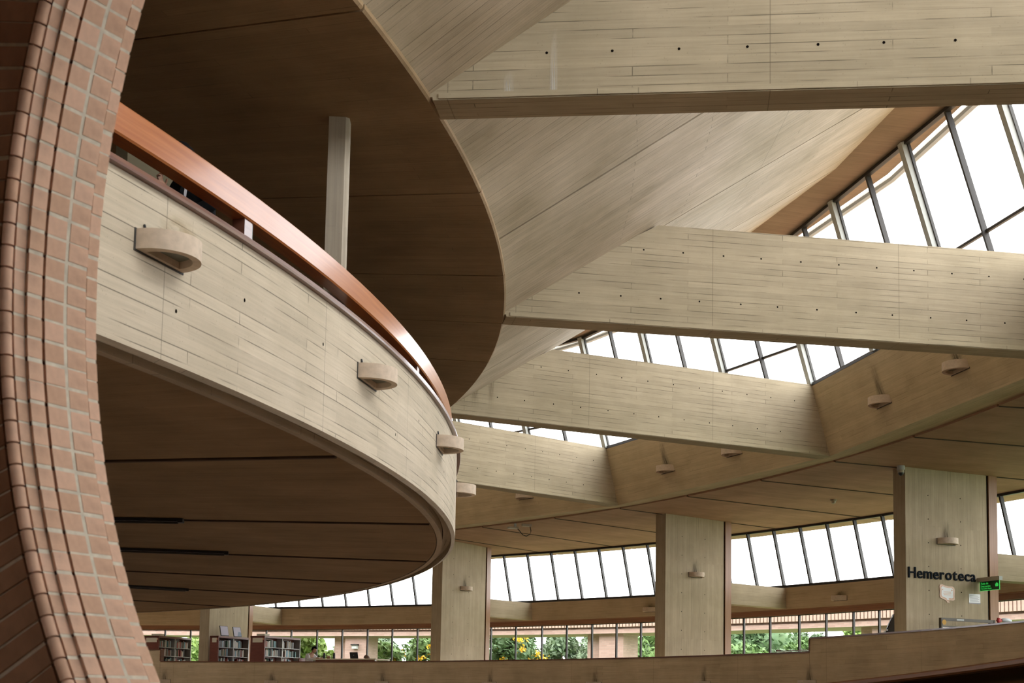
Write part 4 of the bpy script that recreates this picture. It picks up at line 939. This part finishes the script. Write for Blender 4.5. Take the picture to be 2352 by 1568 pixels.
stand = dict(pelvis=((0, 0, .87), (.115, .15)), spine=((.03, 0, 1.05), (.105, .14)), chest=((.07, 0, 1.25), (.105, .15)), neck=((.13, .0, 1.35), .05), skull=((.16, 0, 1.40), .055),
    shl=((.07, .17, 1.30), .058), ell=((.10, .25, 1.05), .046), wrl=((.24, .12, .97), .030), shr=((.08, -.17, 1.30), .058), elr=((.15, -.25, 1.07), .046), wrr=((.27, -.14, 1.21), .030),
    hil=((0, .09, .80), .085), knl=((.02, .10, .46), .055), anl=((-.01, .10, .08), .038), tol=((.13, .11, .03), .032), hir=((0, -.09, .80), .085), knr=((.02, -.10, .46), .055), anr=((-.01, -.10, .08), .038), tor=((.13, -.11, .03), .032))
pb = person('person', P(22.62, -15.75, ZF2) + Vector((.17, .04, 0)), atan2(-.83, -.56), dict(pts=stand, edges=E_, top=TOP, bottom=BOT), 'person in black jacket leaning behind the balcony handrail, one hand raised', M_hair, M_jacket, M_trouser,
    {'wrr': ((.45, .1, .75), (.3, -.9, .3), 1.5), 'wrl': ((.8, -.5, -.1), (0, 0, 1), .6)}, Vector((.20, 0, 1.44)), Matrix.Rotation(radians(22), 4, 'Y'))
pb.scale = (.95, .95, .95); pb.location += Vector((-.05, .0, 0))
m = MB(); m.face([(.165, -.05, 1.36), (.165, .05, 1.36), (.20, .03, 1.18), (.175, 0, 1.0), (.20, -.03, 1.18)]); m.face([(.15, -.05, 1.36), (.16, 0, 1.0), (.15, .05, 1.36)]); m.build('shirt_front', M_shirt, pb)
m = MB(); m.tube([(.17, 0, 1.34), (.207, 0, 1.18), (.185, 0, 1.04)], [.012, .02, .024], 6); m.build('tie', M_jacket, pb)
sit = dict(pelvis=((0, 0, .46), (.12, .16)), spine=((.05, 0, .64), (.10, .135)), chest=((.12, 0, .84), (.105, .15)), neck=((.20, 0, .97), .05), skull=((.24, 0, 1.03), .055),
    shl=((.13, .17, .90), .055), ell=((.26, .25, .74), .043), wrl=((.46, .14, .80), .029), shr=((.13, -.17, .90), .055), elr=((.27, -.25, .74), .043), wrr=((.47, -.12, .80), .029),
    hil=((.05, .09, .45), .085), knl=((.42, .12, .48), .06), anl=((.42, .12, .08), .04), tol=((.55, .13, .03), .032), hir=((.05, -.09, .45), .085), knr=((.42, -.12, .48), .06), anr=((.42, -.12, .08), .04), tor=((.55, -.13, .03), .032))
HD = {'wrl': ((1, -.2, .0), (0, 0, 1), .5), 'wrr': ((1, .2, .0), (0, 0, 1), .5)}
DA = radians(-28)   # desk runs along this heading
pr_ = P(35.25, 62.95, ZG)
person('person', pr_ + Vector((-.10, .05, 0)), DA, dict(pts=sit, edges=E_, top=TOP, bottom=BOT), 'dark-haired reader in a white shirt bent over the gallery desk', M_hair, M_shirt, M_trouser, HD, Vector((.28, 0, 1.09)), Matrix.Rotation(radians(24), 4, 'Y'))
person('person', P(35.9, 59.35, ZG - .27), radians(150), dict(pts=sit, edges=E_, top=TOP, bottom=BOT), 'brown-haired reader of whom only the crown shows beside the laptop', M_hair2, M_shirt, M_trouser, HD, Vector((.26, 0, 1.07)), Matrix.Rotation(radians(30), 4, 'Y'))
def chair(loc, ang, label, dz=0):
    c = tag(empty('reading_chair', loc, ang), label, 'chair', 'chairs at the gallery desk')
    m = MB(); m.box(-.2, .22, -.2, .2, .30 + dz, .335 + dz); m.build('seat', M_shelfwood, c)
    m = MB(); m.box(-.24, -.21, -.2, .2, .48, .80); m.build('backrest', M_shelfwood, c)
    for sx, sy in ((-.19, -.18), (-.19, .18), (.19, -.18), (.19, .18)):
        m = MB(); m.tube([(sx, sy, 0), (sx, sy, .30 + dz)], .014); m.build('leg', M_steel, c)
    for sy in (-.18, .18):
        m = MB(); m.tube([(-.19, sy, .3), (-.225, sy, .78)], .012); m.build('back_post', M_steel, c)
chair(pr_ + Vector((-.10, .05, 0)), DA, 'dark wooden chair under the reader in the white shirt')
# ------------------------------------------------------------------ desk with bottles and laptop
dk = tag(empty('reading_desk', P(35.35, 61.1, ZG), radians(-28)), 'long white-topped reading desk behind the gallery parapet', 'desk')
m = MB(); m.box(-.75, 1.9, -.42, .42, .735, .775); m.build('table_top', M_cream, dk)
for xx in (-.7, 1.85):
    for yy in (-.38, .38): m = MB(); m.box(xx - .025, xx + .025, yy - .025, yy + .025, 0, .735); m.build('leg', M_steel, dk)
m = MB(); m.box(-.7, 1.85, -.39, -.37, .6, .735); m.build('apron', M_woodcap, dk)
def desk_pt(x_, y_, z_): return dk.matrix_world @ Vector((x_, y_, z_)) if False else Vector(dk.location) + Matrix.Rotation(radians(-28), 3, 'Z') @ Vector((x_, y_, z_))
for px_, lab in ((-.53, 'black drinking bottle closest to the reader on the desk'), (-.10, 'black drinking bottle standing apart on the desk towards the laptop')):
    b = tag(empty('drinking_bottle', desk_pt(px_, -.1, .775)), lab, 'bottle', 'bottles on the gallery desk')
    m = MB(); m.tube([(0, 0, 0), (0, 0, .15), (0, 0, .175), (0, 0, .18)], [.042, .042, .032, .026], 14); m.build('body', M_black, b, smooth=True)
    m = MB(); m.tube([(0, 0, .18), (0, 0, .215)], .034, 14); m.build('cap', M_kiosk, b, smooth=True)
lp = tag(empty('laptop', desk_pt(.66, .05, .775), radians(-28)), 'black laptop seen from behind on the reading desk', 'laptop')
m = MB(); m.box(-.17, .17, 0, .24, 0, .018); m.build('keyboard_base', M_black, lp)
m = MB(); m.prism([(-.17, -.012, .018), (.17, -.012, .018), (.17, 0, .018), (-.17, 0, .018)], [(-.17, -.06, .235), (.17, -.06, .235), (.17, -.05, .235), (-.17, -.05, .235)]); lid = m.build('screen_lid', M_black, lp)
m = MB(); m.face([(.0 + .016 * cos(q * pi / 5), -.042, .13 + .016 * sin(q * pi / 5)) for q in range(10)]); m.build('lid_emblem', M_metalgrey, lid)
bx = tag(empty('small_box', desk_pt(-.34, -.1, .775)), 'small brown carton between the two bottles on the desk', 'box')
m = MB(); m.box(-.06, .06, -.05, .05, 0, .11); m.build('carton', M_woodfin, bx); m = MB(); m.box(-.061, .061, -.051, .051, .085, .115); m.build('flap', M_cream, bx)
bd = tag(empty('wood_board', P(RPAR + .06, 26.55, 2.856), radians(26.55 + 90)), 'thin wooden board lying on the parapet beside its step', 'board')
m = MB(); m.box(-.85, .55, -.06, .06, 0, .018); m.build('plank', M_woodcap, bd); m = MB(); m.box(.5, .56, -.062, .062, .018, .045); m.build('end_batten', M_woodcap, bd)

# ------------------------------------------------------------------ outside: covered walk with brick piers
can = struct(empty('roof_walkway'), 'covered brick walk outside the gallery windows')
m = MB(); m.revolve([(47.2, 4.42), (47.2, 4.60), (49.4, 4.60), (49.4, 4.42)], 15, 100, 60); m.build('edge_beam', M_bricktex, can)
m = MB(); m.revolve([(47.28, 4.60), (47.28, 4.68), (49.4, 4.68), (49.4, 4.60)], 15, 100, 60); m.build('recessed_band', plain('grey_brown_band', (.24, .17, .14), .9, var=.3, scale=3), can)  # darker grey-brown band, set back between edge beam and ribs
M_rib = plain('pale_clay_rib', (.36, .25, .195), .9, var=.12, scale=6); ribm = MB(); ribm.box(-.055, .055, -.05, .05, 0, .62); r0 = ribm.build('clay_rib', M_rib); first = True
az = 28.0
while az < 78:
    o = r0 if first else r0.copy()
    if not first: COL.objects.link(o)
    first = False; o.parent = can; p = P(47.15, az, 4.68); o.location = p; o.rotation_euler = (0, 0, radians(az + 90)); az += .19
m = MB(); m.revolve([(47.2, 4.68), (47.2, 5.35), (49.4, 5.35), (49.4, 4.68)], 15, 100, 60); m.build('fascia', plain('brown_fascia', (.25, .14, .10), .9), can)
for az, w_, lab in ((71.2, 1.75, 'brick pier of the outside walk beside the sky gap'), (55.9, 1.9, 'brick pier of the outside walk in the middle window bay'), (40.9, 1.7, 'brick pier of the outside walk near the lettered column'), (26.5, 1.7, 'brick pier of the outside walk past the lettered column')):
    p = struct(empty('brick_pillar', P(48.2, az, 0), radians(az)), lab)
    m = MB(); m.box(-.45, .45, -w_ / 2, w_ / 2, -.05, 4.42); struct(m.build('pillar_shaft', M_bricktex, p))
    m = MB(); m.box(-.75, -.45, -w_ / 2 - .02, w_ * .1, -.05, 4.42); struct(m.build('pillar_rib', M_bricktex, p))
wl = tag(empty('outdoor_lamp', P(47.45, 70.75, 3.95), radians(70.75)), 'dark bracket lamp on the outside brick pier', 'lamp')
m = MB(); m.box(-.22, .0, -.16, .16, .05, .12); m.build('hood', M_metal, wl); m = MB(); m.box(-.18, -.02, -.12, .12, -.10, .05); m.build('body', M_metalgrey, wl)

# ------------------------------------------------------------------ trees
def leafmat(name, a, b):
    m, n, bs = newmat(name); tc = N(n, 'ShaderNodeTexCoord'); nz = N(n, 'ShaderNodeTexNoise'); nz.inputs['Scale'].default_value = 1.4; nz.inputs['Detail'].default_value = 3; n.links.new(tc.outputs['Object'], nz.inputs['Vector'])
    n.links.new(ramp(n, nz.outputs['Fac'], .35, .65, (*a, 1), (*b, 1)), bs.inputs['Base Color']); bs.inputs['Roughness'].default_value = .7
    bs.inputs['Transmission Weight'].default_value = 0; return m
L_dk = leafmat('dark_leaf', (.040, .085, .030), (.075, .13, .045)); L_md = leafmat('mid_leaf', (.06, .12, .03), (.12, .19, .055)); L_lt = leafmat('light_leaf', (.11, .19, .035), (.20, .28, .07)); L_gr = leafmat('greyish_leaf', (.07, .11, .06), (.12, .16, .085))
M_bark = plain('brown_bark', (.09, .065, .045), .95, var=.3, scale=6); M_flow = plain('yellow_blossom', (.72, .42, .02), .6, var=.15)
def tree(x_, y_, top, rad, h, mat, label, seed, flowers=0, leaf=.20, nleaf=6500, conifer=False):
    rn = random.Random(seed); root = tag(empty('tree', (x_, y_, -.05)), label, 'tree', 'garden trees outside the windows')
    top += .35; rad *= 1.12; H = top + .05; cz = H - h / 2; m = MB(); tips = []
    m.tube([(0, 0, 0), (.03, .02, cz * .5), (0, 0, cz)], [.16, .13, .08], 8)
    for k in range(9):
        a = k * 2.4 + rn.random(); e = Vector((cos(a) * rad * rn.uniform(.4, .75), sin(a) * rad * rn.uniform(.4, .75), cz + rn.uniform(-.25, .42) * h)); tips.append(e); s = Vector((0, 0, cz * rn.uniform(.5, .95)))
        m.tube([s, s.lerp(e, .5) + Vector((0, 0, .1)), e], [.06, .04, .015], 5)
    m.build('trunk', M_bark, root)
    blobs = [(e, rad * rn.uniform(.32, .5)) for e in tips] + [(Vector((rn.uniform(-.4, .4) * rad, rn.uniform(-.4, .4) * rad, cz + rn.uniform(-.3, .40) * h)), rad * rn.uniform(.3, .5)) for _ in range(8)]
    blobs.append((Vector((0, 0, H - rad * .34)), rad * .36))
    if conifer: blobs = [(Vector((0, 0, cz - h / 2 + h * (q + .5) / 8)), rad * (1.05 - q / 8)) for q in range(8)]
    m = MB(); fl = MB()
    def card(M_, p, sz):
        nrm = Vector((rn.gauss(0, 1), rn.gauss(0, 1), rn.gauss(.5, 1))).normalized(); t1 = nrm.cross(Vector((rn.random(), rn.random(), rn.random()))).normalized(); t2 = nrm.cross(t1)
        M_.face((p - t1 * sz, p + t2 * sz * .45, p + t1 * sz, p - t2 * sz * .45))
    for k in range(nleaf):
        c, r_ = rn.choice(blobs); d = Vector((rn.gauss(0, 1), rn.gauss(0, 1), rn.gauss(0, 1))).normalized(); p = c + d * r_ * rn.uniform(.55, 1.02)
        if p.z > H: p.z = H - rn.random() * .3
        card(m, p, leaf * rn.uniform(.6, 1.2))
    m.build('crown', mat, root)
    for k, (c, r_) in enumerate(blobs): lump('leaf_mass', c, r_ * .62, r_ * .62, r_ * .62, mat, root, seed * 40 + k, .18, 2)
    for k in range(flowers):
        c, r_ = rn.choice(blobs); d = Vector((rn.gauss(0, .8), rn.gauss(-.7, .6), rn.gauss(.2, .8))).normalized(); p = c + d * r_ * 1.05
        for q in range(16): card(fl, p + Vector((rn.gauss(0, .09), rn.gauss(0, .09), rn.gauss(0, .08))), .09)
    if flowers: tag(fl.build('blossoms', M_flow, root), kind='stuff')
    return root
tree(3.9, 52.9, 4.7, 1.7, 3.6, L_md, 'green tree beyond the window behind the first bookcase', 1)
tree(5.6, 59.5, 4.85, 1.9, 3.6, L_lt, 'light green tree between the first bookcase and the far column', 2)
tree(9.0, 54.9, 4.65, 2.0, 3.6, L_lt, 'light green tree behind the third bookcase', 3)
tree(13.0, 49.2, 4.25, 1.4, 3.2, L_lt, 'bright low tree behind the seated reader', 4)
tree(7.8, 70.3, 6.0, 1.6, 6, L_gr, 'tall grey-green conifer far behind the bookcases', 5, conifer=True)
tree(11.0, 74.5, 6.1, 1.9, 5.5, L_gr, 'grey-green tree far behind the seated reader', 6)
tree(14.2, 66.5, 5.1, 1.2, 4, L_gr, 'small grey-green tree beside the outside pier', 7)
tree(16.6, 48.0, 3.95, .7, 2.2, L_md, 'low bush with yellow flowers in the sky gap', 8, flowers=7, nleaf=900)
tree(19.2, 48.9, 5.0, 1.7, 4.4, L_md, 'leafy tree with yellow blossom left of the balcony-side column', 9, flowers=38, leaf=.16, nleaf=5500)
tree(23.0, 47.4, 5.0, 1.75, 4.4, L_dk, 'leafy tree dotted with yellow blossom beside the balcony-side column', 10, flowers=75, leaf=.16, nleaf=5500)
tree(25.2, 66.2, 5.85, 1.5, 5, L_gr, 'misty green tree in the middle window bay', 11)
tree(27.4, 63.5, 5.05, 1.4, 4, L_gr, 'lower misty tree beside the middle brick pier', 12)
tree(28.0, 75, 6.5, 1.8, 5, L_gr, 'tallest misty tree behind the middle brick pier', 13)
tree(29.5, 50.3, 5.4, 1.9, 4.6, L_md, 'dense fresh green tree beside the middle gallery column', 14, leaf=.15, nleaf=4200)
tree(34.2, 51.5, 4.2, 1.5, 3.4, L_md, 'pale green shrub low in the window right of the middle column', 15)
tree(36.6, 64.5, 7.0, 3.0, 7, L_dk, 'big dark tree in the window right of the middle column', 16, nleaf=7000)
tree(36.9, 54.3, 4.1, 1.3, 3, L_gr, 'pale green shrub in front of the big dark tree', 17)
tree(31.2, 70.5, 7.0, 2.2, 6.5, L_dk, 'second dark tree close to the fin of the middle column', 21, nleaf=7000)
tree(38.3, 58.0, 5.0, .9, 4, L_md, 'slim green tree beside the parapet step', 18)
tree(43.8, 82.1, 6.6, 1.7, 5, L_gr, 'distant small tree above the parapet step', 19)
tree(41.0, 57.0, 5.95, 1.5, 4.5, L_lt, 'light green rounded tree near the lettered column', 20)
